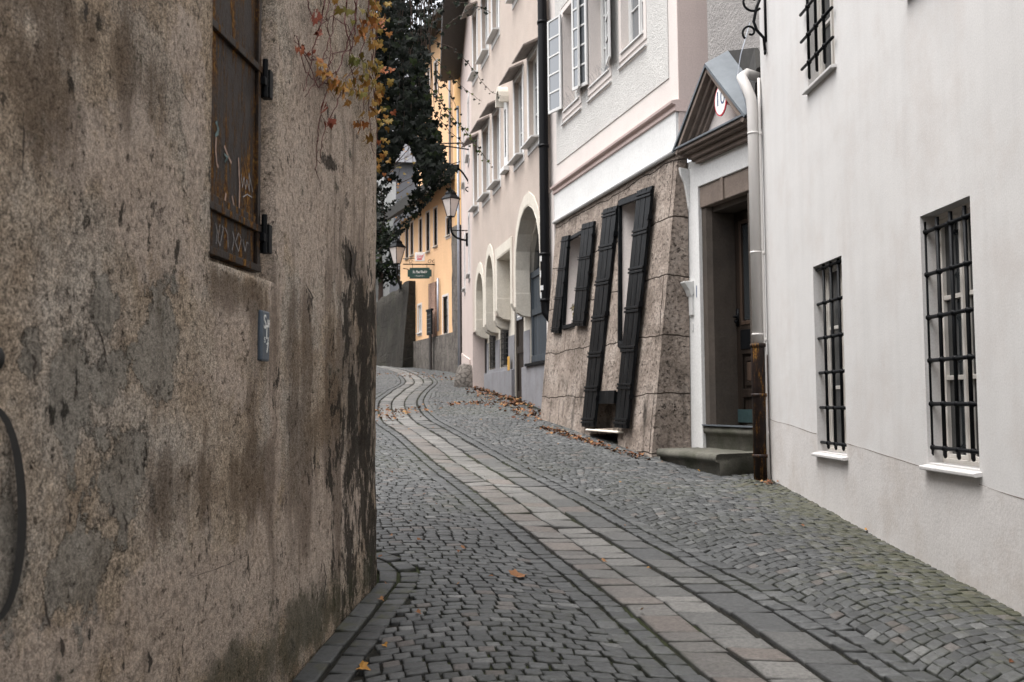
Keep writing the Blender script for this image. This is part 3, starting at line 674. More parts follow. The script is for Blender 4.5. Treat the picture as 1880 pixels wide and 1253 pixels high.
mb.plate([(DU0 - .069, -.02), (DU0 + .04, -.02), (DU0 + .08, -.08), (DU0 + .08, -.52), (DU0 - .069, -.52)], [], 1.2, DZ1 - .021, fn=lambda a, b, c: (a, c, b))
mb.box(DU0 + .081, .084, -.52, -.10, DZ1 - .09, DZ1 - .022)
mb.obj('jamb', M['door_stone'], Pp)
dn = -.42
mb = MB(); mb.box(DU0, .084, dn - .06, dn, 1.29, DZ1 - .09)
dr = mb.obj('door', M['dark_wood'], Pp)
mb = MB()
a, b = DU0 + .085, .08
mb.plate(rect(a, b, 1.30, 3.92), [rect(a + .12, b - .12, 1.42, 1.62), rect(a + .12, b - .12, 1.72, 2.15), rect(a + .12, b - .12, 2.24, 2.42), rect(a + .12, b - .12, 2.52, 3.8)], dn, dn + .03)
mb.plate(rect(a + .15, b - .15, 1.76, 2.11), [rect(a + .2, b - .2, 1.81, 2.06)], dn, dn + .02)
mb.obj('panelling', M['dark_wood'], dr, bevel=.006)
M['brown_wood'] = flat('brown_wood', (.045, .030, .022), .4, 0, .4, 14, .4, .3, True)
mb = MB(); mb.box(a + .21, b - .21, dn, dn + .025, 1.82, 2.05); mb.plate(rect(a + .13, b - .11, 2.51, 3.81), [rect(a + .17, b - .16, 2.56, 3.76)], dn + .001, dn + .04); mb.obj('raised_panel', M['brown_wood'], dr, bevel=.006)
mb = MB(); mb.box(a + .16, b - .16, dn, dn + .01, 2.57, 3.75); mb.obj('pane', M['dark_glass'], dr)
mb = MB(); mb.box(a + .1, b - .1, dn + .031, dn + .04, 2.21, 2.45); mb.obj('letter_box', M['iron'], dr, bevel=.004)
mb = MB(); mb.box(a + .3, a + .34, dn + .041, dn + .045, 2.335, 2.355); mb.obj('name_tag', M['paper'], dr)
mb = MB(); mb.box(b - .07, b - .02, dn + .03, dn + .045, 2.5, 2.72); mb.tube([(b - .045, dn + .04, 2.62), (b - .045, dn + .09, 2.62), (b - .13, dn + .1, 2.62)], .012); mb.ball((b - .04, dn + .05, 2.56), .03); mb.obj('handle', M['iron'], dr, True)
mb = MB(); mb.box(a + .02, b - .01, dn + .031, dn + .045, 1.31, 1.47); mb.obj('kick_plate', flat('green_metal', (.05, .085, .09), .35, .5, .3, 10, .1), dr, bevel=.003)
# steps
def rough_box(mb, u0, u1, n0, n1, z0, z1, chamf=.0, amp=.012, res=.06):
    """stone block with worn, uneven top and front"""
    nu = max(2, int((u1 - u0) / res)); prof = [(n0, z1), (n1 - .05, z1), (n1 - .012, z1 - .012), (n1, z1 - .05), (n1 - .005, z1 - .085), (n1 - .035 - chamf, z1 - .10), (n1 - .04 - chamf, (z0 + z1) / 2 - .03), (n1 - .04 - chamf, z0)]
    vs = []; K = len(prof)
    for i in range(nu + 1):
        u = u0 + (u1 - u0) * i / nu
        for n, z in prof:
            d = noise.noise(Vector((u * 6, n * 6, z * 6))) * amp; vs.append((u, n + d, z + d * .6))
    fs = [(i * K + k, i * K + k + 1, (i + 1) * K + k + 1, (i + 1) * K + k) for i in range(nu) for k in range(K - 1)]
    fs.append(tuple(range(K))); fs.append(tuple(nu * K + k for k in range(K))[::-1]); return mb.add(vs, fs)
mb = MB(); rough_box(mb, -1.2, .36, -.5, .02, .6, 1.27, 0, .008)
mb.obj('threshold', M['step_stone'], Pp, True)
mb = MB(); mb.box(-1.2, .24, -.05, .035, 1.272, 1.287); mb.obj('threshold_strip', M['zinc'], Pp)
mb = MB()
su, sz = FP.uz(1208, 826, .45); sn = .50
rough_box(mb, -1.06, .34, -.05, .62, .3, 1.0, .02, .014); mb.obj('step', M['step_stone'], Pp, True)
# pediment hood
ax, az, hl, hr, hz, hn = -.47, 5.60, .40, -1.31, 4.74, .30
def slab(p, q, thick, n0, n1, zb=0.0):
    (u0, z0), (u1, z1) = p, q; L = math.hypot(u1 - u0, z1 - z0); ox, oz = (z1 - z0) / L * thick, -(u1 - u0) / L * thick
    if oz > 0: ox, oz = -ox, -oz
    return [(u0, z0), (u1, z1), (u1 + ox, z1 + oz), (u0 + ox, z0 + oz)]
hood = MB()
for q in ((hl, hz), (hr, hz)):
    pr = slab((ax, az), q, .03, 0, 0); hood.add([(u, n, z + (.19 if n < 0.05 else 0)) for n in (hn, -.02) for u, z in pr], [(0, 1, 2, 3), (7, 6, 5, 4), (0, 4, 5, 1), (1, 5, 6, 2), (2, 6, 7, 3), (3, 7, 4, 0)])
hroof = hood.obj('roof', M['zinc'], Pp)
mb = MB()
for q in ((hl - .05, hz), (hr + .05, hz)):
    for k, (th, nn_) in enumerate(((.05, hn - .02), (.10, hn - .09), (.15, hn - .15), (.19, hn - .19))):
        pr = slab((ax, az - .035 - .001 * k), (q[0], q[1] - .03), th, 0, 0); mb.add([(u, n, z) for n in (nn_, 0.0) for u, z in pr], [(0, 1, 2, 3), (7, 6, 5, 4), (0, 4, 5, 1), (1, 5, 6, 2), (2, 6, 7, 3), (3, 7, 4, 0)])
mb.obj('raking_cornice', M['lintel_stone'], hroof, bevel=.006)
mb = MB(); mb.plate([(hl - .1, hz), (ax, az - .08), (hr + .1, hz)], [], -.01, .055); mb.obj('tympanum', M['cream_trim'], hroof)
mb = MB()
for k, (z0, z1, nn_) in enumerate(((4.70, 4.745, .27), (4.665, 4.70, .22), (4.60, 4.665, .15), (4.545, 4.60, .10))): mb.box(hr + .07 + .04 * k, hl - .12 - .04 * k, .031, nn_, z0 + .001, z1)
mb.obj('cornice', M['lintel_stone'], hroof, bevel=.008)
mb = MB(); mb.box(hr + .02, hl - .06, .03, .295, 4.746, 4.772); mb.obj('flashing', M['zinc'], hroof, bevel=.004)
mb = MB(); prof = [(.03, 4.54), (.17, 4.56), (.15, 4.46), (.10, 4.36), (.07, 4.2), (.05, 4.05), (.03, 3.98)]
mb.plate(prof, [], .43, .53, fn=lambda a, b, c: (b, a, c)); mb.obj('console', M['white_paint'], hroof, bevel=.01)
mb = MB(); mb.add([(-.46, -.02, 5.79), (-1.1, .02, 5.60), (-1.25, .1, 5.3), (-1.2, .1, 5.0), (-.9, .0, 5.35), (-.46, -.3, 5.79), (-1.25, -.4, 5.6), (-1.25, -.4, 5.0)], [(0, 1, 2, 3, 4), (0, 5, 6, 1), (1, 6, 7, 3, 2)]); mb.obj('side_flashing', M['dark_under'], Pp)
# doorbell box with scroll top on white pilaster
bu, bz_ = FP.uz(1264, 548, .08)
mb = MB(); mb.plate([(.03, bz_ + .05), (.07, bz_ + .02), (.10, bz_ + .10), (.16, bz_ + .19), (.165, bz_ + .21), (.03, bz_ + .22)], [], bu - .06, bu + .06, fn=lambda a, b, c: (b, a, c)); mb.plate([(.03, bz_ - .22), (.06, bz_ - .22), (.065, bz_ + .04), (.03, bz_ + .045)], [], bu - .05, bu + .03, fn=lambda a, b, c: (b, a, c)); mb.box(bu - .03, bu, .03, .045, bz_ - .42, bz_ - .32)
mb.obj('bell_box', M['white_wood'], Pp, bevel=.008)
mb = MB(); mb.box(bu - .13, bu - .115, .031, .034, bz_, bz_ + .15); mb.obj('graffiti_mark', M['blue_letter'], Pp)
# number plate
npz = FP.uz(1323, 185, .26); pk = thing('house_number_plate', 'oval white enamel plate with red rim reading 10 in the gable over the doorway', 'sign', PW(FP.w(npz[0], .25, npz[1])), FP.rz)
def oval(a, b, k=28): return [(a * cos(2 * pi * i / k), b * sin(2 * pi * i / k)) for i in range(k)]
mb = MB(); mb.plate(oval(.125, .175), [], 0, .012); mb.box(-.03, .03, -.21, 0, -.03, .03); mb.obj('rim', M['red_letter'], pk)
mb = MB(); mb.plate(oval(.110, .158), [], .0122, .015); mb.obj('face', M['white_letter'], pk)
v, f = text_mesh('10', .23, 0, .001); mb = MB(); mb.add([(-x * .9, .0165 + z, y + .02) for x, y, z in v], f); mb.obj('digits', M['blue_letter'], pk)
# ------------------------------------------------------------------ B: grey roughcast house on battered stone base
FB = FR(2.015, 12.2, -14.7); B = house('grey_house', FB, 'grey roughcast house on leaning stone base with long black shutters')
BK, BZ = .1075, 4.5
def sn_(z): return .02 + BK * (BZ - z)
def bfn(u, n, z): return (u, n + sn_(z) * max(0, min(1, (n + .35) / .35)), z)
def bpx(px, py, c=0.0):
    return FB.uz(px, py, .02 + c, BK, BZ)
h1 = [bpx(*q) for q in ((1138, 366), (1192, 345), (1160, 660), (1137, 640))]; h2 = [bpx(*q) for q in ((1044, 436), (1072, 420), (1056, 602), (1034, 607))]
h3 = [bpx(*q) for q in ((1092, 722), (1137, 719), (1134, 786), (1082, 788))]; h4 = [bpx(*q) for q in ((1082, 797), (1134, 797), (1134, 818), (1082, 812))]
outer = [(-.115, .1), (-.185, 4.62), (4.86, 4.64), (4.70, .4)]
for k in range(1, 9): outer.insert(len(outer), (4.70 - 4.815 * k / 9, .4 - .3 * k / 9)) if False else None
mb = MB(); mb.plate([outer[0], outer[3], outer[2], outer[1]], [h1, h2, h3, h4], -.11, 0, lambda u, n, z: (u, -.11 if n < -.05 else n + sn_(z), z)); mb.box(.75, 4.6, -.6, -.38, .1, 4.6)
mb.obj('stone_base', M['conglomerate'], B)
def inset_ring(mb, h, n0, n1, e, fn):
    cx = sum(p[0] for p in h) / len(h); cz = sum(p[1] for p in h) / len(h)
    hh = [(cx + (u - cx) * (1 - e), cz + (z - cz) * (1 - e)) for u, z in h]; o = [(cx + (u - cx) * (1 - e * .2), cz + (z - cz) * (1 - e * .2)) for u, z in h]
    mb.plate(o, [hh], n0, n1, fn)
for h in (h1, h2):
    mb = MB(); inset_ring(mb, h, -.33, -.02, .02, bfn); rv = mb.obj('reveal', M['cream_trim'], B)
    mb = MB(); mb.plate(h, [], -.34, -.30, bfn); mb.obj('curtain', M['curtain'], rv)
    mb = MB(); inset_ring(mb, h, -.019, .03, .10, bfn); mb.obj('window_frame', M['black_shutter'], B, bevel=.004)
for h in (h3, h4):
    mb = MB(); mb.plate(h, [], -.16, -.12, bfn); mb.obj('recess_back', M['conglomerate'] if h is h3 else M['dark_under'], B)
mb = MB(); q = bpx(1103, 718), bpx(1130, 742); mb.box(q[1][0], q[0][0], -.1, .03, q[1][1], q[0][1], bfn); mb.obj('meter_box', M['black_shutter'], B, bevel=.005)
q = bpx(1078, 789, .06), bpx(1137, 796, .06); mb = MB(); mb.box(q[1][0], q[0][0], -.05, .09, q[1][1], q[0][1] + .01, bfn); mb.obj('stone_sill', M['cream_jamb'], B, bevel=.012)
def shutter(name, quad, battens, nb=.055, nlast=True):
    TL, TR, BR, BL = [bpx(x, y, nb) for x, y in quad]
    def fn(a, c, b):   # a across 0 far..1 near, b height 0..1
        u = (BL[0] * (1 - a) + BR[0] * a) * (1 - b) + (TL[0] * (1 - a) + TR[0] * a) * b; z = (BL[1] * (1 - a) + BR[1] * a) * (1 - b) + (TL[1] * (1 - a) + TR[1] * a) * b
        return (u, .02 + BK * (BZ - z) + nb + c, z)
    mb = MB()
    for k in range(3):
        a0, a1 = k / 3 + .012, (k + 1) / 3 - .012; mb.box(a0, a1, -.035, 0 + .002 * (k % 2), 0, 1, fn)
    mb.box(.0, 1, -.04, -.02, 0.002, .998, fn)
    o = mb.obj(name, M['black_shutter'], B, bevel=.003); mb = MB()
    for b in battens: mb = MB(); mb.box(-.01, 1.01, .003, .016, b - .005, b + .005, fn); mb.obj('batten', M['black_shutter'], o, bevel=.003)
    for b in (.12, .5, .86): mb = MB(); mb.box(.92, 1.05, -.045, .02, b, b + .02, fn); mb.obj('hinge', M['iron'], o)
    return o
shutter('shutter', ((1107, 385), (1133, 377), (1090, 784), (1067, 784)), [.02, .035, .165, .18, .32, .335, .485, .5, .65, .665, .81, .825, .965, .98])
shutter('shutter', ((1169, 351), (1197, 341), (1150, 787), (1127, 785)), [.02, .035, .165, .18, .32, .335, .485, .5, .65, .665, .81, .825, .965, .98], .09)
shutter('shutter', ((1031, 435), (1044, 432), (1026, 612), (1011, 611)), [.03, .05, .35, .37, .65, .67, .95])
shutter('shutter', ((1068, 412), (1090, 406), (1071, 599), (1050, 599)), [.03, .05, .35, .37, .65, .67, .95], .08)
# white band, mouldings, upper wall with cream border and grey field
mb = MB(); mb.box(-.19, 4.87, -.11, .035, 4.62, 5.13); mb.obj('white_band', M['white_paint'], B)
mb = MB(); mb.tube([(-.2, .04, 4.645), (4.88, .04, 4.645)], .035, 10); mb.obj('roll_moulding', M['white_paint'], B, True)
mb = MB(); pm_ = [(-.3, 5.12), (.035, 5.12), (.06, 5.13), (.065, 5.16), (.045, 5.175), (.05, 5.20), (.10, 5.215), (.105, 5.245), (.05, 5.26), (.03, 5.265), (-.3, 5.265)]
mb.plate(pm_, [], -.22, 4.89, fn=lambda a, b, c: (b, a, c)); mb.obj('string_course', M['mould_pink'], B)
wz0, wz1 = 6.47, 7.85
wB = [(3.52, 4.34, 6.45, 8.1), (2.16, 3.02, 6.45, 8.1), (.83, 1.66, 6.52, 8.1)]
mb = MB(); mb.plate(rect(-.2, 5.45, 5.2, 10.5), [rect(*q) for q in wB], -.3, 0); mb.obj('border_wall', M['cream_trim'], B)
mb = MB(); mb.box(-.215, -.201, -1.2, .0, 5.2, 10.5); mb.box(-.21, -.192, -1.2, .0, 4.60, 5.2); mb.obj('return_wall', M['pink_wall'], B)
mb = MB(); mb.plate(rect(.06, 4.78, 5.62, 10.4), [rect(a - .1, b + .1, c - .27, d + .12) for a, b, c, d in wB], .001, .012); mb.obj('roughcast_field', M['roughcast'], B)
def leaf(parent, u, z0, z1, wd, out=1, rows=4, ang=80):
    ca, sa = cos(R(ang)), sin(R(ang)); fn = lambda a, t, z: (u + a * ca * out - t * sa * out, .05 + a * sa + t * ca, z)
    mb = MB(); mb.plate(rect(0, wd, z0, z1), [rect(.045, wd - .045, z0 + .05 + (z1 - z0 - .05) * k / rows, z0 + (z1 - z0 - .05) * (k + 1) / rows + .02) for k in range(rows)], -.016, .016, fn)
    o = mb.obj('casement', M['white_wood'], parent, bevel=.003); mb = MB(); mb.box(.04, wd - .04, -.003, .003, z0 + .04, z1 - .04, fn); mb.obj('pane', M['sky_glass'], o)
for i, (a, b, c, d) in enumerate(wB):
    o = window(B, a, b, c, d, depth=.10 if i == 2 else .18, fw=.05, cols=2, rows=3, pm='sky_glass', surround=.09, sm='cream_trim')
    mb = MB(); mb.plate([(.012, c - .25), (.05, c - .25), (.05, c - .235), (.012, c - .22)], [], a - .09, b + .09, fn=lambda p, q, r_: (q, p, r_)); mb.plate([(-.1, c - .03), (.045, c - .05), (.045, c - .03), (-.1, c + .004)], [], a - .0, b + .0, fn=lambda p, q, r_: (q, p, r_))
    mb.obj('sill', M['white_wood'], o)
    if i < 2:
        leaf(o, b - .0, c + .02, d - .02, .40, 1, 5, 16); leaf(o, a + .0, c + .02, d - .02, .40, -1, 5, 14)
        mb = MB()
        for k in range(26):
            u = a + .05 + random.random() * (b - a - .1); mb.tube([(u, .01, c - .02), (u + random.uniform(-.1, .1), .05 + random.uniform(-.05, .12), c + random.uniform(.05, .2))], .0012, 3)
        mb.obj('bird_spikes', M['zinc'], o)
# boundary pilaster and black downpipe
mb = MB(); mb.box(4.90, 5.42, -.55, .03, 1.0, 5.2); mb.obj('end_pilaster', M['cream_trim'], B)
mb = MB(); pu = 5.12
mb.tube([(FB.uz(980, 0, .14)[0], .14, 10.2), (pu, .14, 8.6), (pu, .14, 3.35), (pu - .0, .13, 3.12), (pu - .08, .05, 2.98), (pu - .2, -.12, 2.93)], .082, 14)
for z in (8.2, 6.0, 4.1, 3.3): mb.tube([(pu, .14, z), (pu, .14, z + .05)], .094, 14)
dpipe = mb.obj('downpipe', M['black_pipe'], B, True)
mb = MB()
for z, h, a in ((4.0, .15, 0.2), (3.72, .12, .5), (3.5, .08, -.1), (3.36, .1, .4)):
    K = 6; P_ = []
    for k in range(K + 1):
        t = 3.9 + a + .9 * k / K
        for zz_ in (z, z + h): P_.append((pu + .0845 * cos(t), .14 + -.0845 * sin(t) * 1, zz_))
    mb = MB(); mb.add(P_, [(2 * k, 2 * k + 1, 2 * k + 3, 2 * k + 2) for k in range(K)]); mb.obj('sticker', M['paper'], dpipe)
mb = MB(); mb.box(-.2, 5.45, -2, .5, 10.5, 10.7); mb.obj('roof', M['hood_wood'], B)
# flower pot on the small window's sill
fp = bpx(1050, 585, .02); pot = thing('flower_pot', 'terracotta pot with yellow green sprigs on the small shuttered window sill', 'plant pot', FB.w(fp[0], sn_(fp[1]) - .1, fp[1] - .1), FB.rz)
mb = MB(); mb.lathe((0, 0, 0), [(.055, 0), (.075, .13), (.085, .13), (.085, .16), (.07, .16)]); mb.obj('pot', M['terracotta'], pot, True)
# ------------------------------------------------------------------ leaf shapes
def mat_leaf(name, stops, rough=.5):
    t = NT(name); r = t.attr('rnd').outputs['Fac']; col = t.ramp(r, *stops); f = t.noise(30, 4); col = t.mix(.4, col, t.ramp(f, (.3, .7), (.7, 1.2)), 'MULTIPLY')
    return t.fin(col, rough, None, 0, .10)
M['ivy_leaf'] = mat_leaf('ivy_leaf', [(0, (.003, .005, .0035)), (.5, (.008, .013, .007)), (.8, (.03, .045, .015)), (1, (.12, .14, .035))], .6)
M['autumn_leaf'] = mat_leaf('autumn_leaf', [(0, (.10, .11, .03)), (.25, (.22, .16, .04)), (.5, (.33, .17, .045)), (.75, (.30, .10, .04)), (1, (.22, .06, .045))])
M['litter'] = mat_leaf('litter_leaf', [(0, (.07, .03, .018)), (.4, (.14, .06, .03)), (.75, (.22, .11, .055)), (1, (.32, .19, .08))], .7)
M['stem'] = flat('stem', (.055, .035, .026), .8, 0, .3, 20, .3); M['red_stem'] = flat('red_stem', (.11, .035, .03), .7, 0, .3, 20, .3)
IVY = [(0, -.1), (.35, -.35), (.75, -.15), (.55, .15), (.62, .5), (.28, .45), (0, 1.0), (-.28, .45), (-.62, .5), (-.55, .15), (-.75, -.15), (-.35, -.35)]
class Leaves:
    def __init__(s): s.v = []; s.f = []; s.r = []
    def add(s, p, size, nrm, down, r, shape=IVY, fold=.25, curl=0.0):
        nrm = nrm.normalized(); y = (down - nrm * down.dot(nrm)); y = y.normalized() if y.length > 1e-4 else nrm.orthogonal().normalized(); x = y.cross(nrm)
        o = len(s.v)
        s.v.append(tuple(p + y * size * .1))
        for a, b in shape: s.v.append(tuple(p + x * a * size + y * b * size + nrm * (abs(a) * fold - curl * b * b + random.uniform(-.04, .04)) * size))
        K = len(shape); s.f += [(o, o + 1 + k, o + 1 + (k + 1) % K) for k in range(K)]; s.r += [r] * (K + 1)
    def obj(s, name, mat, parent=None):
        me = bpy.data.meshes.new(name); me.from_pydata(s.v, [], s.f); me.update(); me.materials.append(mat)
        at = me.attributes.new('rnd', 'FLOAT', 'POINT'); at.data.foreach_set('value', s.r)
        o = bpy.data.objects.new(name, me); scn.collection.objects.link(o); o.parent = parent; return o
def rv(a=1.0): return Vector((random.uniform(-a, a), random.uniform(-a, a), random.uniform(-a, a)))
L = Leaves(); mb = MB()
for k in range(9):
    a = random.uniform(0, 6.28); e = Vector((cos(a) * .13 - (.05 if k < 5 else 0), abs(sin(a)) * .12, .16 + random.uniform(-.02, .2)))
    mb.tube([(0, 0, .12), (e.x * .5, e.y * .4, .22), tuple(e)], .003, 4)
    for q in range(4): L.add(Vector(e) * random.uniform(.7, 1.05) + rv(.03), .035, rv() + Vector((0, 1, .4)), Vector((0, 0, -1)) + rv(.5), random.uniform(0, .3))
mb.obj('stem', M['stem'], pot); L.obj('leaves', M['autumn_leaf'], pot)
# ------------------------------------------------------------------ C: beige arcade house
FC = FR(.62, 17.2, -11.6); C = house('arcade_house', FC, 'beige roughcast house with jettied cream arches and hooded white windows')
def cpx(px, py, n=0.0): return FC.uz(px, py, n)
TH = .27
def arch_pts(u0, u1, zb, zs, za, k=9):
    c, r = (u0 + u1) / 2, (u1 - u0) / 2; return [(u0, zb)] + [(c - r * cos(pi * i / k), zs + (za - zs) * sin(pi * i / k)) for i in range(k + 1)] + [(u1, zb)]
AR = [(6.35, 7.40, 3.32, 4.1, 4.72), (5.02, 6.02, 3.36, 4.25, 4.95), (3.10, 4.62, 3.55, None, 4.72), (.45, 2.62, 3.45, 4.2, 5.30)]
bot = [(7.9, 3.32)]
for (u0, u1, zb, zs, za) in AR:
    zb2 = zb
    if zs is None: bot += [(u1, zb), (u1, za), (u0, za), (u0, zb)]
    else: bot += arch_pts(u0, u1, zb, zs, za)[::-1]
bot += [(.0, 3.45)]
wu = [(7.05, 7.62), (5.52, 6.32), (4.2, 4.95), (1.85, 2.6), (.0 + .55, 1.28)]
rowsC = [(6.38, 8.0), (9.72, 11.3)]
holesC = [rect(a, b, c, d) for (a, b) in wu for (c, d) in rowsC if not (a < .6 and c > 9)]
mb = MB(); mb.plate(bot[::-1] + [(8.0, 3.32), (8.0, 13.5), (0.0, 13.5)] if False else [(8.0, 3.32)] + bot + [(0, 13.5), (8.0, 13.5)], holesC, -TH, 0); mb.obj('upper_wall', M['beige_cast'], C)
# cream bands round the arches (proud) and deep cream jambs
for (u0, u1, zb, zs, za) in AR:
    e = .16; mb = MB()
    if zs is None: o_, i_ = [(u0 - e, zb + .25), (u0 - e, za + e * 1.4), (u1 + e, za + e * 1.4), (u1 + e, zb + .25)], [(u1, zb + .25), (u1, za), (u0, za), (u0, zb + .25)]
    else: o_, i_ = arch_pts(u0 - e, u1 + e, zb + .2, zs, za + e * 1.5), arch_pts(u0, u1, zb + .2, zs, za)[::-1]
    mb.plate(o_ + i_, [], -.002, .02)
    # lining: jambs that end in rounded corbels below
    inn = (arch_pts(u0 + .006, u1 - .006, zb, zs, za - .006) if zs else [(u0 + .006, zb), (u0 + .006, za - .006), (u1 - .006, za - .006), (u1 - .006, zb)])
    out_ = (arch_pts(u0 + .03, u1 - .03, zb, zs, za - .03) if zs else [(u0 + .03, zb), (u0 + .03, za - .03), (u1 - .03, za - .03), (u1 - .03, zb)])
    mb.plate(inn + out_[::-1], [], -TH - .01, .021)
    for uu0, uu1 in ((u1 - .035, u1 + .17), (u0 - .17, u0 + .035)):
        mb.plate([(-TH - .02, zb + .3), (.021, zb + .3), (.021, zb + .02), (-.03, zb - .10), (-.12, zb - .16), (-TH - .02, zb - .19)], [], uu0, uu1, fn=lambda a, b, c: (b, a, c))
    mb.obj('arch_lining', M['cream_jamb'], C, bevel=.012)
# recessed lower wall: cream above, grey below
LN = -TH
lw_holes = {'grille': [(cpx(896.5, 640, LN), cpx(909, 590, LN)), (cpx(917, 640, LN), cpx(932.5, 560, LN))], 'door': (cpx(944, 700, LN), cpx(961, 545, LN)), 'gate': (cpx(971.5, 650, LN), cpx(1003, 470, LN))}
g1 = (lw_holes['grille'][0][1][0], lw_holes['grille'][0][0][0]); g2 = (lw_holes['grille'][1][1][0], lw_holes['grille'][1][0][0])
dd = (cpx(961, 640, LN)[0], cpx(944, 640, LN)[0]); gt = (.06, cpx(971.5, 560, LN)[0])
gb, gt2 = 2.42, 3.5
H = [rect(g1[0], g1[1], 2.36, 3.45), rect(g2[0], g2[1], 2.36, 3.75), rect(dd[0], dd[1], 1.62, 3.95)]
gate_top = (gt[0] + gt[1]) / 2
hg = [(gt[0], 2.33)] + [(gt[1], 2.33)] + [(gate_top + (gt[1] - gt[0]) / 2 * cos(pi * i / 8), 4.2 + .95 * sin(pi * i / 8)) for i in range(9)]
mb = MB(); mb.plate(rect(-.3, 7.6, .9, 5.5), H + [hg], -TH - .35, -TH - .012); mb.obj('lower_wall', M['cream_jamb'], C)
def outr(h, e): return h
mb = MB()
segs = [(-.05, gt[0]), (gt[0], gt[1]), (gt[1], dd[0]), (dd[1], g2[0]), (g2[0], g2[1]), (g2[1], g1[0]), (g1[0], g1[1]), (g1[1], 7.55)]
for i, (a, b) in enumerate(segs):
    if b - a < .01: continue
    top_ = 2.33 if i in (1,) else (2.355 if i in (4, 6) else 3.02); mb.box(a + .002, b - .002, -TH - .3, -TH, .8, top_)
mb.obj('plinth', M['grey_plinth'], C)
mb = MB()
for a, b in ((-.05, dd[0] - .05), (dd[1] + .05, 7.6)): mb.box(a, b, -TH + .001, -TH + .06, .8, 2.28)
mb.obj('plinth_base', M['grey_plinth'], C, bevel=.01)
for (a, b), zt in ((g1, 3.45), (g2, 3.75)):
    o = window(C, a, b, 2.36, zt, depth=TH + .06, fw=.02, cols=1, rows=1, fm='cream_wood', pm='dark_glass'); mb = MB()
    for k in range(int((zt - 2.4) / .12)): mb.tube([(a, -TH - .03, 2.42 + .12 * k), (b, -TH - .03, 2.42 + .12 * k)], .01, 6)
    for k in range(7): u = a + (b - a) * (k + .5) / 7; mb.tube([(u, -TH - .03, 2.36), (u, -TH - .03, zt)], .01, 6)
    mb.obj('grille', M['iron'], o)
mb = MB(); mb.box(dd[0], dd[1], -TH - .10, -TH - .06, 1.62, 3.95); od = mb.obj('door', M['dark_wood'], C)
mb = MB(); mb.plate(rect(dd[0] + .02, dd[1] - .02, 1.64, 3.9), [rect(dd[0] + .15, dd[1] - .15, 1.8, 2.6), rect(dd[0] + .15, dd[1] - .15, 2.75, 3.8)], -TH - .06, -TH - .035); mb.obj('panelling', M['dark_wood'], od, bevel=.005)
mb = MB(); mb.box(dd[0] - .1, dd[1] + .15, -TH - .2, -TH + .3, 1.35, 1.60); mb.obj('door_step', M['step_stone'], C, bevel=.015)
mb = MB(); mb.box(-.0, gt[1] + .06, -TH + .001, -TH + .10, 2.28, 2.335); mb.obj('gate_sill', M['iron'], C, bevel=.005)
mb = MB(); K = 7
for k in range(K):
    a = gt[0] + (gt[1] - gt[0]) * k / K; mb.box(a + .006, gt[0] + (gt[1] - gt[0]) * (k + 1) / K - .006, -TH - .10, -TH - .06, 2.34, 4.15)
mb.box(gt[0], gt[1], -TH - .2, -TH - .08, 2.34, 4.16)
for z in (2.36, 3.28, 4.03): mb.box(gt[0] + .01, gt[1] - .01, -TH - .061, -TH - .03, z, z + .13)
for u in (gt[0] + .02, gate_top - .06, gt[1] - .12): mb.box(u, u + .1, -TH - .0605, -TH - .032, 2.5, 4.02)
gte = mb.obj('wooden_gate', M['grey_door'], C, bevel=.006)
mb = MB(); mb.plate([(gt[0], 4.165), (gt[1], 4.165)] + [(gate_top + (gt[1] - gt[0]) / 2 * cos(pi * i / 8), 4.2 + .95 * sin(pi * i / 8)) for i in range(9)], [], -TH - .25, -TH - .1); mb.obj('fanlight', M['dark_glass'], gte)
mb = MB()
for k in range(9): a = pi * k / 8; mb.tube([(gate_top, -TH - .08, 4.2), (gate_top + 1.0 * cos(a), -TH - .08, 4.2 + .93 * sin(a))], .012, 5)
mb.obj('fan_bars', M['iron'], gte)
for (a, b) in wu:
    for (c, d) in rowsC:
        if a < .6 and c > 9: continue
        window(C, a, b, c, d, depth=.08, fw=.05, cols=2, rows=3, pm='sky_glass', surround=.11, sm='white_paint', sill=(.1, .16), hood=(.14, .30, .13))
# narrow niche window with rounded hood
u, z = cpx(930, 275)
mb = MB(); mb.plate(rect(3.25, 3.62, 6.5, 7.9), [], .0, .03); o = mb.obj('niche', M['white_paint'], C, bevel=.01)
mb = MB(); mb.plate([(3.2, 7.8), (3.2, 7.92)] + [(3.43 - .23 * cos(pi * i / 8), 7.92 + .25 * sin(pi * i / 8)) for i in range(9)] + [(3.66, 7.92), (3.66, 7.8), (3.60, 7.8)] + [(3.43 + .17 * cos(pi * i / 8), 7.90 + .18 * sin(pi * i / 8)) for i in range(9)] + [(3.26, 7.8)], [], .0, .2); mb.obj('rounded_hood', M['cream_jamb'], o, bevel=.01)
mb = MB(); mb.box(3.38, 3.5, .03, .035, 6.7, 7.7); mb.obj('slit', M['dark_glass'], o); mb = MB(); mb.box(3.2, 3.67, 0, .12, 6.36, 6.46); mb.obj('sill', M['white_paint'], o, bevel=.01)
mb = MB(); mb.box(0, 8.0, -2, .5, 13.5, 13.8); mb.box(7.995, 8.0, -2, -TH, 1, 13.5); mb.obj('roof', M['hood_wood'], C)
mb = MB(); mb.box(7.56, 7.62, -TH - .3, -TH + .02, 1.4, 3.3); mb.obj('dark_corner_strip', M['iron'], C)  # narrow black upright strip at the far end of the plinth
q = cpx(934, 665, LN + .06); mb = MB(); mb.box(q[0] - .12, q[0] + .12, -TH + .061, -TH + .066, q[1] - .18, q[1] + .12); mb.obj('ochre_mark', M['ochre_paint'], C)
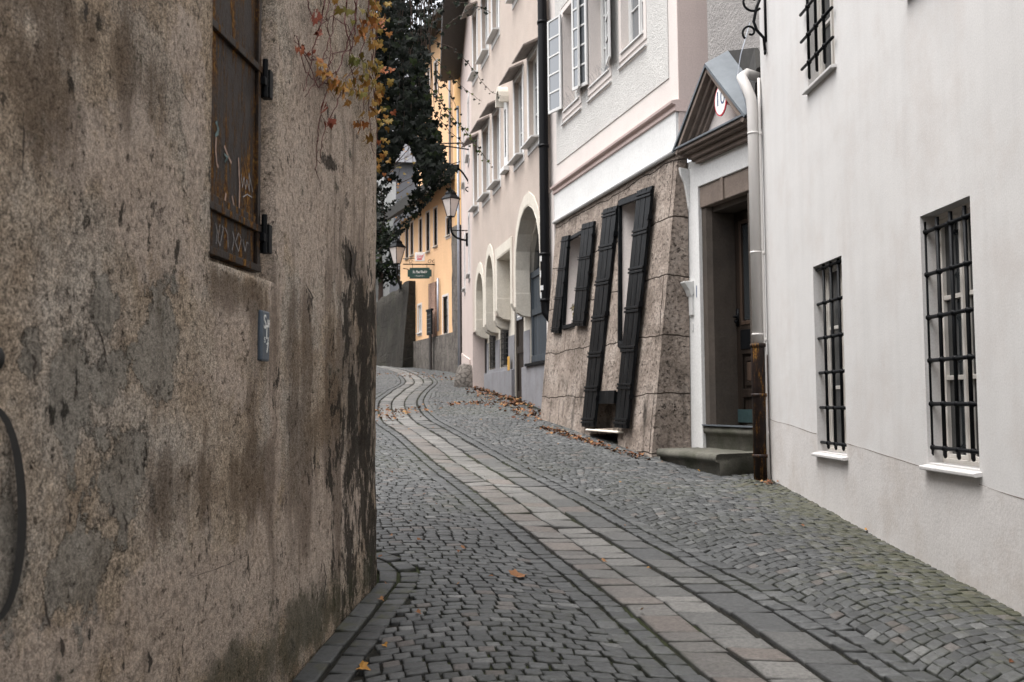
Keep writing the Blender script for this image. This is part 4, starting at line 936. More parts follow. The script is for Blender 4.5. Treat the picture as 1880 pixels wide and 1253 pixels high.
# notice board beside the door, held on the wall
ns = thing('notice_plate', 'small grey notice plate with lines of print over the dark arcade door', 'sign', FC.w((dd[0] + dd[1]) / 2, -TH - .03, 3.3), FC.rz)
mb = MB(); mb.box(-.26, .26, 0, .015, 0, .42); mb.obj('board', M['grey_pipe'], ns)
mb = MB()
for k in range(5): mb.box(-.2, .2, .0155, .018, .06 + .07 * k, .085 + .07 * k)
mb.obj('print_lines', M['white_letter'], ns)
# ------------------------------------------------------------------ D: pale pink house beyond, with dark eave
FD = FR(-.99, 25.05, -4.8); D = house('pale_pink_house', FD, 'pale pink narrow house with dark eave between arcade and yellow house')
wD = [(1.2, 2.0, 5.0, 6.6), (4.6, 5.4, 5.0, 6.6), (1.2, 2.0, 8.2, 9.8), (4.6, 5.4, 8.2, 9.8)]
mb = MB(); mb.plate([(0, 1.2), (8.1, 1.8), (8.1, 12.6), (0, 12.6)], [rect(*q) for q in wD], -.3, 0); mb.box(8.095, 8.1, -3, -.299, 1.8, 12.6); mb.obj('wall', M['pale_pink'], D)
for q in wD: window(D, *q, depth=.1, cols=2, rows=3, pm='sky_glass', surround=.1, sm='white_paint', sill=(.08, .1))
mb = MB(); mb.box(0, 8.2, -.3, .0, 12.62, 12.9); mb.plate([(-.3, 12.6), (.68, 12.45), (.70, 12.6), (-.3, 13.4)], [], .0, 8.3, fn=lambda a, b, c: (b, a, c)); mb.obj('eave', M['dark_under'], D)
mb = MB(); mb.tube([(7.9, .10, 11.5), (7.9, .10, 1.9)], .045, 10); mb.obj('downpipe', M['grey_pipe'], D, True)
mb = MB(); mb.ball((.6, .12, 1.95), .55, .36, .62, 14, 10); mb.v = [tuple(Vector(v) + Vector((noise.noise(Vector(v) * 2.2), noise.noise(Vector(v) * 2.2 + Vector((5, 0, 0))), 0)) * .16) for v in mb.v]; mb.obj('corner_boulder', M['rubble'], D, True)
mb = MB(); mb.plate([(1.3, 1.2), (8.1, 1.8), (8.1, 3.2), (1.3, 2.7)], [], .001, .03); mb.obj('plinth', M['pale_pink'], D)
# ------------------------------------------------------------------ E: yellow house
FE = FR(-1.62, 33.1, -22.0); E_ = house('yellow_house', FE, 'yellow rendered house with dark narrow windows above a rough stone plinth')
def epx(px, py, n=0.0): return FE.uz(px, py, n)
def erect(x0, x1, y0, y1):
    """pixel box: far x, near x, top y and bottom y measured at the near edge"""
    u1, _ = epx(x0, y1); u0, zb = epx(x1, y1); _, zt = epx(x1, y0); return (u0, u1, zb, zt)
wE = [erect(745, 750, 414, 473), erect(754, 759, 407, 467), erect(770, 775, 401, 462), erect(783, 789, 388, 460), erect(797, 803, 380, 450), erect(798, 803, 112, 168), erect(785, 789, 128, 178), erect(820, 827, 398, 430), erect(814, 823, 543, 612), erect(768, 774, 560, 610)]
YU = epx(735, 450)[0]
mb = MB(); mb.plate([(0, 1.6), (YU, 3), (YU, 8.9), (5.2, 8.9), (5.2, 15.0), (0, 15.0)], [rect(*q) for q in wE], -.3, 0); mb.box(0, .005, -3, -.299, 1.6, 15); mb.obj('wall', M['yellow_wall'], E_)
mb = MB(); mb.box(.002, .62, .001, .06, 5.6, 15); mb.obj('orange_pilaster', M['orange_wall'], E_)
for i, q in enumerate(wE):
    window(E_, *q, depth=.02, fw=.04, cols=1, rows=2, fm='iron' if i != 9 else 'white_wood', pm='dark_glass' if i != 9 else 'curtain', surround=.08 if i not in (0, 1, 2, 3, 4) else .05, sm='cream_trim', sill=(.05, .08))
pzn = epx(837, 610)[1]; pzf = epx(762, 628)[1]; fu = epx(762, 628)[0]
mb = MB(); mb.plate([(.5, 1.5), (fu + .2, 2.2), (fu + .2, pzf), (.5, pzn)], [], -.1, .10); mb.obj('stone_plinth', M['rubble'], E_)
mb = MB(); K = 20; P1 = [(.58 + .12 * noise.noise(Vector((k * .7, 3, 0))), 1.6 + 5.9 * k / K) for k in range(K + 1)]
mb.plate([(-.05, 1.6)] + P1 + [(-.05, 7.5)], [], -.1, .20); mb.obj('stone_buttress', M['rubble'], E_)
mb = MB(); mb.plate([(-.2, 9.35), (.85, 8.80), (.9, 9.15), (-.2, 9.75)], [], .6, YU + .3, fn=lambda a, b, c: (b, a, c)); mb.obj('pent_roof', M['dark_under'], E_)
mb = MB(); mb.plate([(-.3, 15.0), (.7, 14.9), (.7, 15.05), (-.3, 15.6)], [], 0, 5.4, fn=lambda a, b, c: (b, a, c)); mb.obj('eave', M['dark_under'], E_)
for px, z0, z1 in ((825, 9.6, 14.8), (803, 4.1, 6.0)):
    u = epx(px, 250 if z0 > 9 else 520, .1)[0]; mb = MB(); mb.tube([(u, .08, z0), (u, .08, z1)], .045, 10); mb.obj('downpipe', M['grey_pipe'], E_, True)
mb = MB(); uu, zu = epx(797, 620); mb.plate([(uu - .35 + .1 * noise.noise(Vector((k, 0, 0))), zu - .3 + 2.3 * k / 8) for k in range(9)] + [(uu + .5 + .1 * noise.noise(Vector((k, 5, 0))), zu + 2.0 - 2.3 * k / 8) for k in range(9)], [], .001, .06); mb.obj('exposed_brickwork', mat_rubble('brick_patch', (.34, .22, .17), .4, 4), E_)
# menu board
u, z = epx(789, 615, .25); bd = thing('menu_board', 'dark menu board on a post against the yellow house plinth', 'board', FE.w(u, .25, g(FE.w(u, .25, 0).y)), FE.rz)
z -= bd.location.z; mb = MB(); mb.box(-.28, .28, -.03, .03, z, z + .85); mb.box(-.32, .32, -.05, .05, z + .85, z + .93); mb.obj('board', M['iron'], bd, bevel=.01)
mb = MB(); mb.box(-.09, .09, -.05, .0, -.1, z + .02); mb.obj('post', M['dark_wood'], bd)
mb = MB()
for k in range(5): mb.box(-.2, .2, .031, .036, z + .1 + .15 * k, z + .12 + .15 * k)
mb.obj('print_lines', M['zinc'], bd)
# retaining wall
FW = FR(*FE.w(fu - .1, .25, 0)[:2], -25); W_ = house('retaining_wall', FW, 'dark mossy stone retaining wall leaning against the far yellow house', 'wall')
ztn = FW.uz(762, 512)[1]; mb = MB(); vs = []; K = 30
for i in range(K + 1):
    u = .0 + 9.0 * i / K; ht = ztn + .0 - .1 * u + .12 * noise.noise(Vector((u, 0, 0))); g0 = FW.gz(u) - .5
    for k in range(9):
        z = g0 + (ht - g0) * k / 8; vs.append((u, .35 * (1 - k / 8) + .06 * noise.noise(Vector((u * 1.5, z * 1.5, 2))), z))
    vs.append((u, -.6, ht))
mb.add(vs, [(i * 10 + k, i * 10 + k + 1, (i + 1) * 10 + k + 1, (i + 1) * 10 + k)[::-1] for i in range(K) for k in range(9)]); mb.add([vs[k] for k in range(10)] + [(0, -.6, 1)], [tuple(range(11))])
mb.obj('wall', M['dark_rubble'], W_, True)
# ------------------------------------------------------------------ far houses
def far_house(name, label, p0, p1, zb, zt, mat, wins, roofm='hood_wood', roof_h=2.5):
    a, b = Vector(p0), Vector(p1); d = (b - a); Lh = d.length; o = thing(name, label, 'house', (a.x, a.y, 0), math.atan2(d.y, d.x)); # local x along facade, facade faces local -y
    mb = MB(); mb.plate(rect(0, Lh, zb, zt), [rect(*q) for q in wins], 0, .3, fn=lambda u, n, z: (u, n, z)); mb.box(0, Lh, 5.9, 6, zb, zt); mb.box(0, .01, .31, 5.89, zb, zt); mb.box(Lh - .01, Lh, .31, 5.89, zb, zt); mb.obj('wall', M[mat], o)
    for (x0, x1, z0, z1) in wins:
        mb = MB(); mb.plate(rect(x0 - .08, x1 + .08, z0 - .12, z1 + .08), [rect(x0 + .02, (x0 + x1) / 2 - .03, z0 + .04, z1 - .04), rect((x0 + x1) / 2 + .03, x1 - .02, z0 + .04, z1 - .04)], -.03, .05); w_ = mb.obj('window', M['white_wood'], o)
        mb = MB(); mb.box(x0, x1, .05, .08, z0, z1); mb.obj('pane', M['sky_glass'], w_)
    mb = MB(); mb.plate([(-.5, zt), (6.5, zt), (3, zt + roof_h)], [], -.3, Lh + .3, fn=lambda a_, b_, c_: (b_, a_, c_)); mb.obj('roof', M[roofm], o)
    return o
p = atY(706, 660, 49); q = atY(640, 660, 47)
far_house('white_far_house', 'tall white house closing the far end of the lane', (q.x - 3, 46.6), (p.x, 48.8), 2.6, 15.5, 'far_white', [(x, x + .75, z, z + 1.35) for x in (.6, 2.1, 3.55, 4.75) for z in (4.6, 7.9, 11.1)])
far_house('grey_far_house', 'grey far house with slate roof behind the ivy', (-13.5, 58), (-4.9, 60), 3, 16, 'grey_plinth', [(1.2, 2.1, 9, 10.5), (4.2, 5.1, 9, 10.5)], 'grey_plinth', 7)
far_house('left_row_house', 'plain render house on the left side of the lane beyond the wall', (-6.6, 8.8), (-7.8, 36), 0.0, 6.5, 'beige_cast', []).rotation_euler.z = math.atan2(27.2, -1.2)
# evergreen shrub and bare tree far left
def tree(name, label, base, h, r, crown_n, mat, leaf=.12, bare=False):
    o = thing(name, label, 'tree', base); mb = MB(); tips = []
    mb.tube([(0, 0, -.3), (.05, .02, h * .3), (0, .05, h * .6), (.1, 0, h * .9)], .14, 7, r2=.03)
    for k in range(26 if bare else 12):
        z = h * random.uniform(.25, .85); a = random.uniform(0, 6.28); l = r * random.uniform(.6, 1.1); pts = [Vector((.03, .02, z))]
        for q in range(4): pts.append(pts[-1] + Vector((cos(a), sin(a), random.uniform(.3, 1.0))) * l / 4 + rv(.06))
        mb.tube(pts, .035, 5, r2=.008); tips += pts[1:]
        if bare:
            for q in range(4): b0 = random.choice(pts[1:]); mb.tube([b0, b0 + Vector((cos(a + random.uniform(-1, 1)), sin(a), .8)) * l * .4], .012, 4, r2=.004)
    mb.obj('trunk', M['stem'], o); L = Leaves()
    for k in range(crown_n):
        c = random.choice(tips); L.add(c + rv(r * .28), leaf * random.uniform(.7, 1.3), rv() + Vector((0, -.5, .5)), Vector((0, 0, -1)) + rv(.8), random.betavariate(2, 3))
    L.obj('crown', M['ivy_leaf'] if not bare else M['autumn_leaf'], o); return o
p = gpt(718, 672); p = Vector((-6.3, 46.5, g(46.5)))
tree('evergreen_shrub', 'dark evergreen climbing over the far retaining wall', (-6.0, 45.2, 5.6), 5.5, 1.1, 1500, None, .13)
tree('bare_tree', 'bare branched tree before the grey far house', (-6.6, 52, 6.0), 10.5, 2.4, 120, None, .1, True)
# ------------------------------------------------------------------ street furniture: wall lamps, brackets, hanging signs
def lantern(parent, c, s):
    x, y, z = c; mb = MB()
    mb.lathe((x, y, z - .02 * s), [(.075 * s, 0), (.085 * s, .02 * s)], 4); mb.lathe((x, y, z + .36 * s), [(.20 * s, 0), (.21 * s, .015 * s), (.12 * s, .10 * s), (.12 * s, .14 * s), (.07 * s, .19 * s), (.02 * s, .23 * s), (.012 * s, .28 * s)], 4)
    for k in range(4):
        a = pi / 2 * k; mb.tube([(x + .082 * s * cos(a), y + .082 * s * sin(a), z), (x + .185 * s * cos(a), y + .185 * s * sin(a), z + .37 * s)], .008 * s, 4)
    f = mb.obj('lantern_frame', M['iron'], parent)
    mb = MB(); mb.lathe((x, y, z), [(.078 * s, 0), (.178 * s, .36 * s)], 4); mb.obj('glass', M['milk_glass'], f)
def wall_lamp(label, head, wall, s, sweep=True):
    o = thing('wall_lamp', label, 'lamp', wall, 0, 'lanterns on curved wall brackets'); h = Vector(head) - Vector(wall)
    lantern(o, h, s); mb = MB(); zc = h.z
    pts = [h + Vector((0, 0, -.02)), h + Vector((0, 0, -.32 * s)), h.lerp(Vector((0, 0, 0)), .15) + Vector((0, 0, -.45 * s)) * .6]
    P0, P1, P2 = h + Vector((0, 0, -.25 * s)), Vector((h.x, h.y, 0)), Vector((0, 0, 0))
    mb.tube([h + Vector((0, 0, -.02))] + [P0 * (1 - t) ** 2 + P1 * 2 * t * (1 - t) + P2 * t * t for t in [k / 10 for k in range(11)]], .022 * s, 7)
    mb.tube([Vector((h.x, h.y, h.z - .3 * s)), Vector((0, 0, h.z - .27 * s))], .012 * s, 6); mb.obj('bracket_arm', M['iron'], o, True)
    mb = MB(); mb.box(-.05, .05, -.06, .06, -.12 * s, .16 * s); mb.obj('wall_plate', M['iron'], o); return o
hd = atY(827, 395, 27); wl = atY(858, 441, 27.4); wl.x = FD.w(2.4, .02, 0).x
wall_lamp('nearer black lantern with milky panes on curved bracket before yellow wall', (hd.x, 27.2, hd.z), (wl.x, 27.5, wl.z), 1.3)
hd = atY(729, 484, 36.5)
wlp = FE.w(6.5, .02, 0); o = wall_lamp('farther black lantern hanging over the dark retaining wall', (hd.x, 36.5, hd.z), (wlp.x - .3, wlp.y, hd.z - .6), 1.6)
cb = thing('scroll_bracket', 'empty black curved iron bracket with scroll end above the nearer lantern', 'bracket', FD.w(2.2, .02, 9.0), 0)
b0 = atY(820, 311, 27.2); b1 = atY(865, 343, 27.2); base = Vector(cb.location)
mb = MB(); P = [b1 + (b0 - b1) * t + Vector((0, 0, .25 * sin(t * pi))) for t in [k / 10 for k in range(11)]]
mb.tube([p_ - base for p_ in P], .028, 6); c = b1 - base
mb.tube([c + Vector((-.09 + .09 * cos(a_ * .5) * (1 - a_ / 18), 0, -.06 + .09 * sin(-a_ * .5) * (1 - a_ / 18))) for a_ in range(13)], .018, 6)
b2 = atY(822, 304, 27.2) - base; b3 = atY(845, 297, 27.2) - base; mb.tube([b2, b3], .014, 5); mb.tube([atY(823, 306, 27.2) - base, atY(843, 306, 27.2) - base], .06, 6)
mb.tube([c, c + Vector((.0, .3, .1)), Vector((.02, 0, c.z + .1))], .02, 5)
mb.obj('arm', M['iron'], cb, True)
rb = thing('iron_rod', 'two thin straight iron rods reaching out from the beige facade', 'rod', FD.w(.4, 0, 9.2), 0); base = Vector(rb.location)
mb = MB(); mb.tube([atY(805, 264, 25.3) - base, atY(868, 263, 25.3) - base], .018, 5); mb.tube([atY(806, 267, 25.3) - base, atY(861, 275, 25.3) - base], .018, 5); mb.obj('rod', M['iron'], rb)
# hanging signs on a scroll bracket fixed to the yellow wall
SY = 36.0
def sg(px, py): return atY(px, py, SY)
sroot = sg(800, 485); wallp = FE.w(3.15, .0, 0)
sb_ = thing('sign_bracket', 'black scrolled iron sign bracket projecting from the yellow wall', 'bracket', (wallp.x, SY, sroot.z), 0); base = Vector(sb_.location)
mb = MB(); mb.tube([sg(740, 485.5) - base, sg(801, 486) - base], .022, 6); mb.tube([sg(740, 475.5) - base, sg(764, 475) - base], .013, 5)
mb.tube([sg(740, 493) - base, sg(750, 495) - base], .015, 5)
for cxp, cyp, r0 in ((754, 481, .085), (789, 481, .09), (797, 481, .085)): cc = sg(cxp, cyp) - base; mb.tube([cc + Vector((cos(t * .6) * r0 * (1 - t / 16), 0, sin(t * .6) * r0 * (1 - t / 16))) for t in range(13)], .009, 5)
mb.tube([sg(801, 470) - base, sg(801.5, 500) - base], .018, 5); mb.tube([sg(801, 486) - base, Vector((.1, 0, 0))], .02, 5)
mb.obj('scroll_arm', M['iron'], sb_, True)
c = sg(770.5, 502); gs = thing('hanging_sign', 'dark green hanging inn sign with white script and notched corners', 'sign', c, 0); hw, hh = sg(792.5, 502).x - c.x, c.z - sg(770, 512).z
mb = MB(); k = .07; ol = [(-hw + k, -hh), (hw - k, -hh), (hw - k, -hh + k), (hw, -hh + k), (hw, hh - k), (hw - k, hh - k), (hw - k, hh), (-hw + k, hh), (-hw + k, hh - k), (-hw, hh - k), (-hw, -hh + k), (-hw + k, -hh + k)]
mb.plate(ol, [], -.02, .02); mb.obj('board', M['sign_green'], gs)
v, f = text_mesh("St. Paul Stub'n", .135, .35, .002, .9); mb = MB(); mb.add([(x * .78, -.023 - z, y + .045) for x, y, z in v], f)
v, f = text_mesh("~ Restaurant ~", .06, 0, .002); mb.add([(x, -.023 - z, y - .10) for x, y, z in v], f); mb.obj('lettering', M['white_letter'], gs)
mb = MB(); mb.tube([(-hw * .6, 0, hh), (-hw * .6, 0, hh + .17)], .008, 4); mb.tube([(hw * .6, 0, hh), (hw * .6, 0, hh + .17)], .008, 4); mb.obj('chain', M['iron'], gs)
c = sg(771, 472); rs = thing('beer_sign', 'small white square sign with red script above the green inn sign', 'sign', c, 0); hw, hh = sg(780, 472).x - c.x, c.z - sg(771, 480).z
mb = MB(); mb.box(-hw, hw, -.04, .04, -hh, hh); mb.obj('board', M['white_letter'], rs, bevel=.01)
v, f = text_mesh('Stiegl', .15, .2, .002); mb = MB(); mb.add([(x * .8, -.043 - z, y + .02 + x * .12) for x, y, z in v], f); mb.box(-.1, .07, -.046, -.0401, -.11, -.06); mb.obj('lettering', M['red_letter'], rs)
# hydrant sign on the left wall
u0, zt = LW.uz(480, 569, .02); u1, _ = LW.uz(498, 620, .03); zb = LW.uz(490, 664, .02)[1]; uc = (u0 + u1) / 2
hsn = thing('utility_sign', 'narrow blue grey enamel utility plate lettered S H T on the brown wall', 'sign', LW.w(uc, .0, zb), math.atan2(LW.d[1], LW.d[0])); hwid = (u1 - u0) / 2 * 1.0; hgt = zt - zb
M['enamel'] = flat('enamel', (.075, .095, .12), .4, .2, .25, 12, .1)
# local x = along wall away from camera, local -y = out to the street
mb = MB(); mb.box(-hwid, hwid, -.024, .0, 0, hgt); mb.obj('plate', M['enamel'], hsn, bevel=.008)
mb = MB()
for tx, sz_, xo, zo in (('S', .085, -.018, .76), ('H', .045, .026, .74), ('T', .085, .004, .56), ('5', .035, -.02, .41), ('2', .035, .02, .41), ('7', .06, .012, .25)):
    v, f = text_mesh(tx, sz_, 0, .001); mb.add([(x * .8 + xo, -.0255 - z, y + zo * hgt) for x, y, z in v], f)
mb.obj('lettering', M['white_letter'], hsn)
mb = MB(); mb.box(.010, .042, -.025, -.0245, .70 * hgt, .84 * hgt); mb.obj('small_panel', M['chalk'], hsn)
# ------------------------------------------------------------------ autumn creeper on the left wall
cr = thing('wall_creeper', 'autumn creeper with red, orange and yellow leaves trailing down the brown wall', 'climbing plant', lwp(5.4, 6.0) + Vector((LW.x, LW.y, 0)), 0); cb_ = Vector(cr.location)
def cw(px, py, n=.03):
    s_, z = LW.uz(px, py, n)
    if s_ > LW_END: s_ = LW_END + (s_ - LW_END) * .9
    p_ = lwp(s_, z, n) + Vector((LW.x, LW.y, 0)); return p_ - cb_
stems = [[(640, -30), (632, 40), (645, 90), (612, 100), (600, 140), (575, 150)], [(660, -30), (650, 50), (620, 130), (585, 160), (545, 70), (540, 65)], [(600, -20), (590, 40), (575, 90), (573, 110), (555, 180)], [(680, -20), (672, 60), (655, 120), (630, 150)],
         [(690, -20), (684, 50), (686, 140), (690, 210), (692, 280)], [(650, -30), (655, 40), (640, 110), (655, 170)], [(590, 110), (570, 110), (536, 70)], [(592, 150), (620, 160), (650, 165), (680, 175)], [(600, 165), (588, 210), (580, 270), (580, 330)],
         [(625, 170), (612, 210), (595, 240), (587, 300)], [(670, 150), (668, 200), (660, 240)], [(683, 100), (676, 180), (680, 250), (688, 300)], [(700, -20), (690, 60), (688, 130), (684, 190)], [(620, -20), (610, 60), (590, 120), (580, 150), (556, 182)], [(560, -20), (572, 30), (590, 45), (610, 30), (640, 50), (655, 90)], [(575, 145), (560, 130), (545, 72)], [(605, -10), (600, 30), (608, 90), (600, 150), (610, 170)]]
mb = MB(); L = Leaves(); nrmL = Vector((LW.nn[0], LW.nn[1], 0))
for i, st in enumerate(stems):
    pts = []
    for (a, b), (c_, d_) in zip(st, st[1:]):
        for k in range(6): t = k / 6; pts.append(cw(a + (c_ - a) * t + random.uniform(-2, 2), b + (d_ - b) * t + random.uniform(-2, 2), .028 + random.uniform(-.01, .014)))
    mb.tube(pts, .0045 if i < 7 else .003, 5, r2=.0018)
    for p_ in pts:
        for q in range(random.choice((0, 0, 1, 1))):
            e_ = p_ + Vector((random.uniform(-.02, .02), random.uniform(-.05, .05), random.uniform(-.05, .03))) + nrmL * .01; mb.tube([p_, e_], .0012, 3)
def cleaf(px, py, n, spread, r0, r1, size=.04):
    for k in range(n):
        p_ = cw(px + random.gauss(0, spread), py + random.gauss(0, spread), .03 + random.uniform(0, .05)); L.add(p_, size * random.uniform(.6, 1.2), nrmL + rv(.7), Vector((0, 0, -1)) + rv(.5), random.uniform(r0, r1), curl=random.uniform(0, .3))
for (x, y, n, sp, a, b) in [(555, 88, 3, 5, .8, .9), (568, 100, 3, 4, .8, 1), (585, 108, 3, 4, .6, .8), (598, 135, 10, 7, .4, .7), (612, 155, 10, 8, .45, .7), (630, 160, 9, 8, .3, .6), (650, 160, 12, 9, .1, .5), (672, 150, 20, 12, .1, .5), (682, 120, 10, 8, .1, .4), (655, 110, 7, 7, 0, .2), (665, 60, 8, 7, .5, .8), (672, 48, 5, 5, .5, .7),
                            (580, 28, 4, 4, .9, 1), (583, 60, 3, 3, .9, 1), (640, 30, 3, 8, 0, .2), (680, 40, 10, 9, .3, .7), (688, 80, 8, 8, .2, .6), (690, 20, 14, 10, .1, .6), (662, 230, 5, 6, .5, .7), (676, 255, 4, 4, .3, .5), (592, 198, 3, 3, .9, 1), (602, 225, 5, 5, .92, 1), (680, 200, 6, 7, .2, .6), (690, 180, 8, 6, .2, .6), (640, 190, 3, 5, .4, .6), (618, 10, 3, 8, .2, .5)]: cleaf(x, y, int(n * 1.3), sp, a, b)
mb.obj('stems', M['red_stem'], cr); L.obj('leaves', M['autumn_leaf'], cr)
# ------------------------------------------------------------------ ivy spilling over the corner
iv = thing('ivy', 'dark evergreen ivy hanging in a dense curtain from the wall top over the lane', 'ivy', (-1.6, 8.2, 6.0), 0); ib = Vector(iv.location)
def inside(poly, x, y):
    r = False
    for (x1, y1), (x2, y2) in zip(poly, poly[1:] + poly[:1]):
        if (y1 > y) != (y2 > y) and x < (x2 - x1) * (y - y1) / (y2 - y1) + x1: r = not r
    return r
zones = [([(660, -60), (740, -60), (748, 30), (765, 80), (792, 95), (782, 130), (788, 170), (790, 205), (800, 250), (812, 300), (800, 330), (780, 335), (768, 300), (752, 260), (738, 262), (722, 300), (700, 325), (690, 330), (680, 300)], 3700, 1.0),
         ([(735, -60), (820, -60), (812, 40), (790, 90), (760, 80), (745, 30)], 150, 1.0), ([(692, 320), (722, 300), (735, 330), (712, 350), (702, 400), (716, 450), (700, 460), (694, 400)], 75, .8),
         ([(760, 300), (812, 300), (836, 310), (826, 335), (800, 350), (785, 375), (765, 395), (755, 410), (735, 430), (720, 445), (735, 400), (760, 350)], 150, .9), ([(785, 200), (800, 220), (820, 290), (840, 310), (800, 320)], 80, .9), ([(735, 0), (790, 20), (790, 80), (760, 80)], 35, .9),
         ([(690, -60), (716, -60), (712, 300), (692, 330)], 260, 1)]
L = Leaves(); LA = Leaves(); mb = MB()
for poly, n, sc in zones:
    x0, x1 = min(p_[0] for p_ in poly), max(p_[0] for p_ in poly); y0, y1 = min(p_[1] for p_ in poly), max(p_[1] for p_ in poly); k = 0
    while k < n:
        x, y = random.uniform(x0, x1), random.uniform(y0, y1)
        if not inside(poly, x, y): continue
        k += 1; Yd = random.uniform(7.8, 9.4) if n > 400 else random.uniform(8.2, 9.0); p_ = atY(x, y, Yd)
        if near_left(p_.x, p_.y) < .05 and p_.y < 7.4: continue
        L.add(p_ - ib, .042 * sc * random.uniform(.5, 1.4), Vector((random.uniform(-.6, .8), -1, random.uniform(-.1, .9))), Vector((0, 0, -1)) + rv(.5), min(1, random.betavariate(1.3, 4) * 1.1), curl=random.uniform(-.1, .3))
sprays = [[(795, 75), (830, 90), (858, 115), (885, 150), (905, 172), (926, 180)], [(785, 95), (815, 125), (838, 150), (860, 170), (890, 190)], [(800, 130), (815, 150), (830, 180), (845, 215)], [(800, 60), (830, 40), (870, 10), (905, 24)], [(790, 160), (815, 195), (840, 225), (870, 260), (905, 308)], [(790, 200), (820, 235), (850, 262), (868, 270)],
          [(740, 20), (780, 60), (810, 90)], [(800, 120), (806, 170), (830, 240)], [(830, 5), (860, 5), (885, 15), (906, 25)], [(695, 460), (720, 430), (740, 415)], [(695, 395), (712, 380), (730, 360)], [(808, 300), (822, 345), (830, 352)], [(700, 350), (706, 400), (702, 440)], [(790, 320), (775, 380), (760, 400)], [(812, 200), (802, 240), (812, 300)]]
for i, st in enumerate(sprays):
    Yd = 8.3 + .12 * (i % 4); pts = []
    for (a, b), (c_, d_) in zip(st, st[1:]):
        n_ = max(3, int(math.hypot(c_ - a, d_ - b) / 7))
        for k in range(n_): t = k / n_; pts.append(atY(a + (c_ - a) * t, b + (d_ - b) * t, Yd) - ib + rv(.006))
    mb.tube(pts, .004, 5, r2=.0015)
    for k, p_ in enumerate(pts[1:]):
        for q in (1, 2) if i > 8 or i == 4 else (1,):
            sd_ = 1 if (k + q) % 2 else -1; fr2 = k / len(pts); L.add(p_ + Vector((sd_ * .012, 0, -.012)) + rv(.015), (.030 if k % 3 else .04) * (1 - .5 * fr2) * random.uniform(.6, 1.2), Vector((sd_ * .5, -1, .5)) + rv(.4), Vector((sd_ * .3, 0, -1)) + rv(.3), random.choice((.1, .3, .5, .8, .93)) if i in (1, 2, 4) else random.uniform(0, .7))
for k in range(60):
    x = random.uniform(690, 800); Yd = random.uniform(8, 9.3); yt = random.uniform(60, 330); p0 = atY(x + random.uniform(-10, 10), -60, Yd) - ib; p1 = atY(x, yt, Yd) - ib
    mb.tube([p0 + (p1 - p0) * t / 6 + rv(.02) for t in range(7)], .004, 4, r2=.002)
for k in range(14): p0 = Vector((-.3 + random.uniform(-.4, .4), random.uniform(-.9, 0), -.02)); p1 = atY(random.uniform(690, 800), -60, random.uniform(8, 9.2)) - ib; mb.tube([p0, (p0 + p1) / 2 + Vector((0, 0, .25)), p1], .016, 6, r2=.006)
for k in range(900):
    p_ = Vector((random.uniform(-.9, .95), random.uniform(-.9, 1.0), random.uniform(-.55, .35))); L.add(p_, .045 * random.uniform(.6, 1.25), rv() + Vector((.3, -.6, .6)), Vector((0, 0, -1)) + rv(.5), random.betavariate(1.3, 4))
for k in range(60): x, y = random.gauss(703, 9), random.uniform(0, 330); LA.add(atY(x, y, 7.75 + random.uniform(-.1, .1)) - ib, .04 * random.uniform(.5, 1.1), Vector((0, -1, .3)) + rv(.6), Vector((0, 0, -1)) + rv(.5), random.uniform(.1, .85), curl=.2)
mb.obj('stems', M['stem'], iv); L.obj('leaves', M['ivy_leaf'], iv); LA.obj('turning_leaves', M['autumn_leaf'], iv)
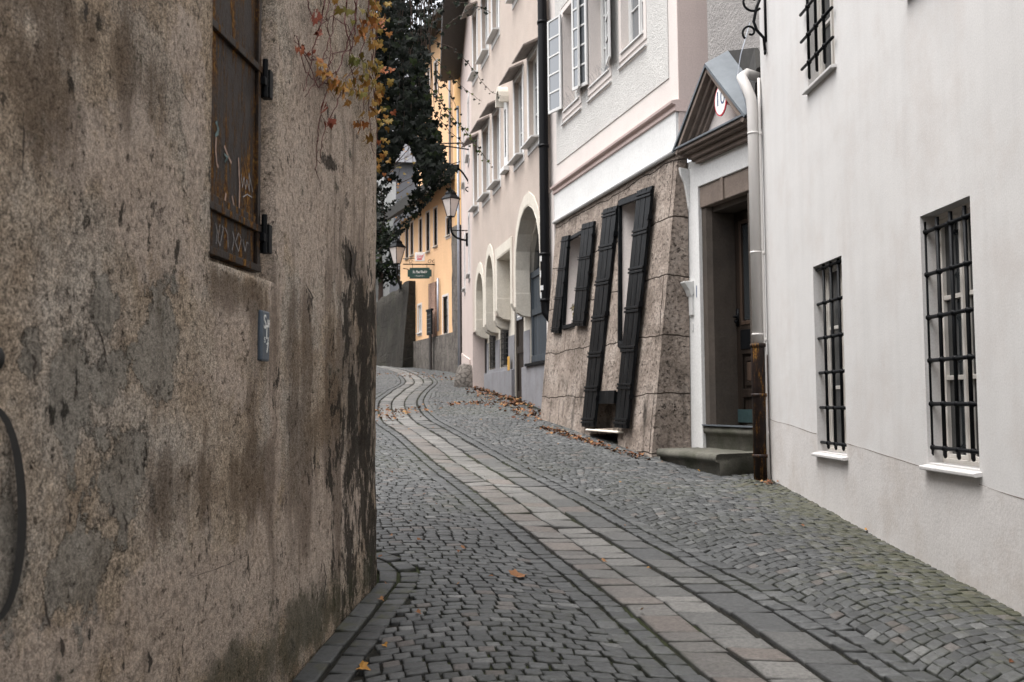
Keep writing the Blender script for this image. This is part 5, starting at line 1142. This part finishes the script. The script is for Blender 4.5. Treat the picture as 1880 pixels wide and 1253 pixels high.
# ------------------------------------------------------------------ fallen leaves
OVAL = [(0, -.7), (.25, -.55), (.42, -.25), (.5, .1), (.36, .5), (.15, .75), (0, 1.0), (-.18, .72), (-.36, .45), (-.5, .05), (-.42, -.3), (-.22, -.58)]
L = Leaves()
def litter(x, y, size=.035): L.add(Vector((x, y, gzz(x, y) + random.uniform(.006, .03))), size * random.uniform(.5, 1.3), Vector((random.uniform(-.6, .6), random.uniform(-.6, .6), 1)), rv(), random.random(), random.choice((OVAL, IVY)), .35, random.uniform(-.2, .5))
for (x0, y0, x1, y1, n, sp) in [(868, 712, 965, 748, 420, .22), (960, 750, 1000, 775, 120, .16), (1000, 788, 1100, 820, 200, .06), (820, 742, 960, 742, 110, .18), (700, 756, 770, 752, 60, .25), (700, 775, 740, 755, 50, .2), (1100, 820, 1180, 842, 60, .06), (1400, 885, 1440, 892, 16, .10), (770, 690, 880, 700, 90, .5), (700, 688, 780, 690, 50, .5)]:
    for k in range(n):
        t = random.random(); p_ = gpt(x0 + (x1 - x0) * t, y0 + (y1 - y0) * t); litter(p_.x + random.gauss(0, sp), p_.y + random.gauss(0, sp * 1.3), .045 if sp > .1 else .035)
for k in range(110):
    x, y = random.uniform(-2.5, 2.4), random.uniform(4, 22)
    if x < xr(y) - .1 and near_left(x, y) > .1: litter(x, y, .022)
tag(L.obj('leaf_litter', M['litter']), kind='stuff')
big = [(950, 1060, .085, .75, 'large curled tan leaf lying alone on the middle cobbles', 'brown'), (543, 1226, .04, .9, 'orange leaf on the kerb at the foot of the brown wall', ''), (663, 1232, .05, .9, 'orange leaf on cobbles at the bottom edge of the photo', ''), (698, 1104, .03, .8, 'small orange leaf on the kerb by the rounded wall corner', ''), (768, 994, .03, .5, 'small tan leaf farthest up the cobbles right of the wall corner', ''), (850, 1008, .035, .7, 'pale brown leaf of the pair above the large tan leaf', ''), (766, 1129, .028, .6, 'pale curled leaf on cobbles right of the kerb', ''), (1108, 1031, .035, .8, 'orange leaf lying in a joint of the slab strip', ''), (1590, 976, .03, .9, 'orange yellow leaf at the foot of the white wall', ''), (1410, 889, .05, .4, 'brown leaf beside the rusty downpipe foot', ''), (1284, 866, .03, 1.0, 'yellow leaf at the foot of the worn door step', ''), (706, 1190, .025, .95, 'small orange leaf on cobbles between the two bottom leaves', '')]
for x, y, sz_, r, lab, _ in big:
    p_ = gpt(x, y); p_.z = gzz(p_.x, p_.y); L = Leaves(); L.add(Vector((0, 0, .014)), sz_, Vector((random.uniform(-.3, .3), -.3, 1)), rv() + Vector((1, 0, 0)), r, IVY, .4, .3); o = L.obj('fallen_leaf', M['litter'] if r < .85 else M['autumn_leaf']); o.location = p_
    if r >= .85: o.data.attributes['rnd'].data.foreach_set('value', [.5] * len(o.data.vertices))
    tag(o, lab, 'leaf', 'single leaves on the paving')
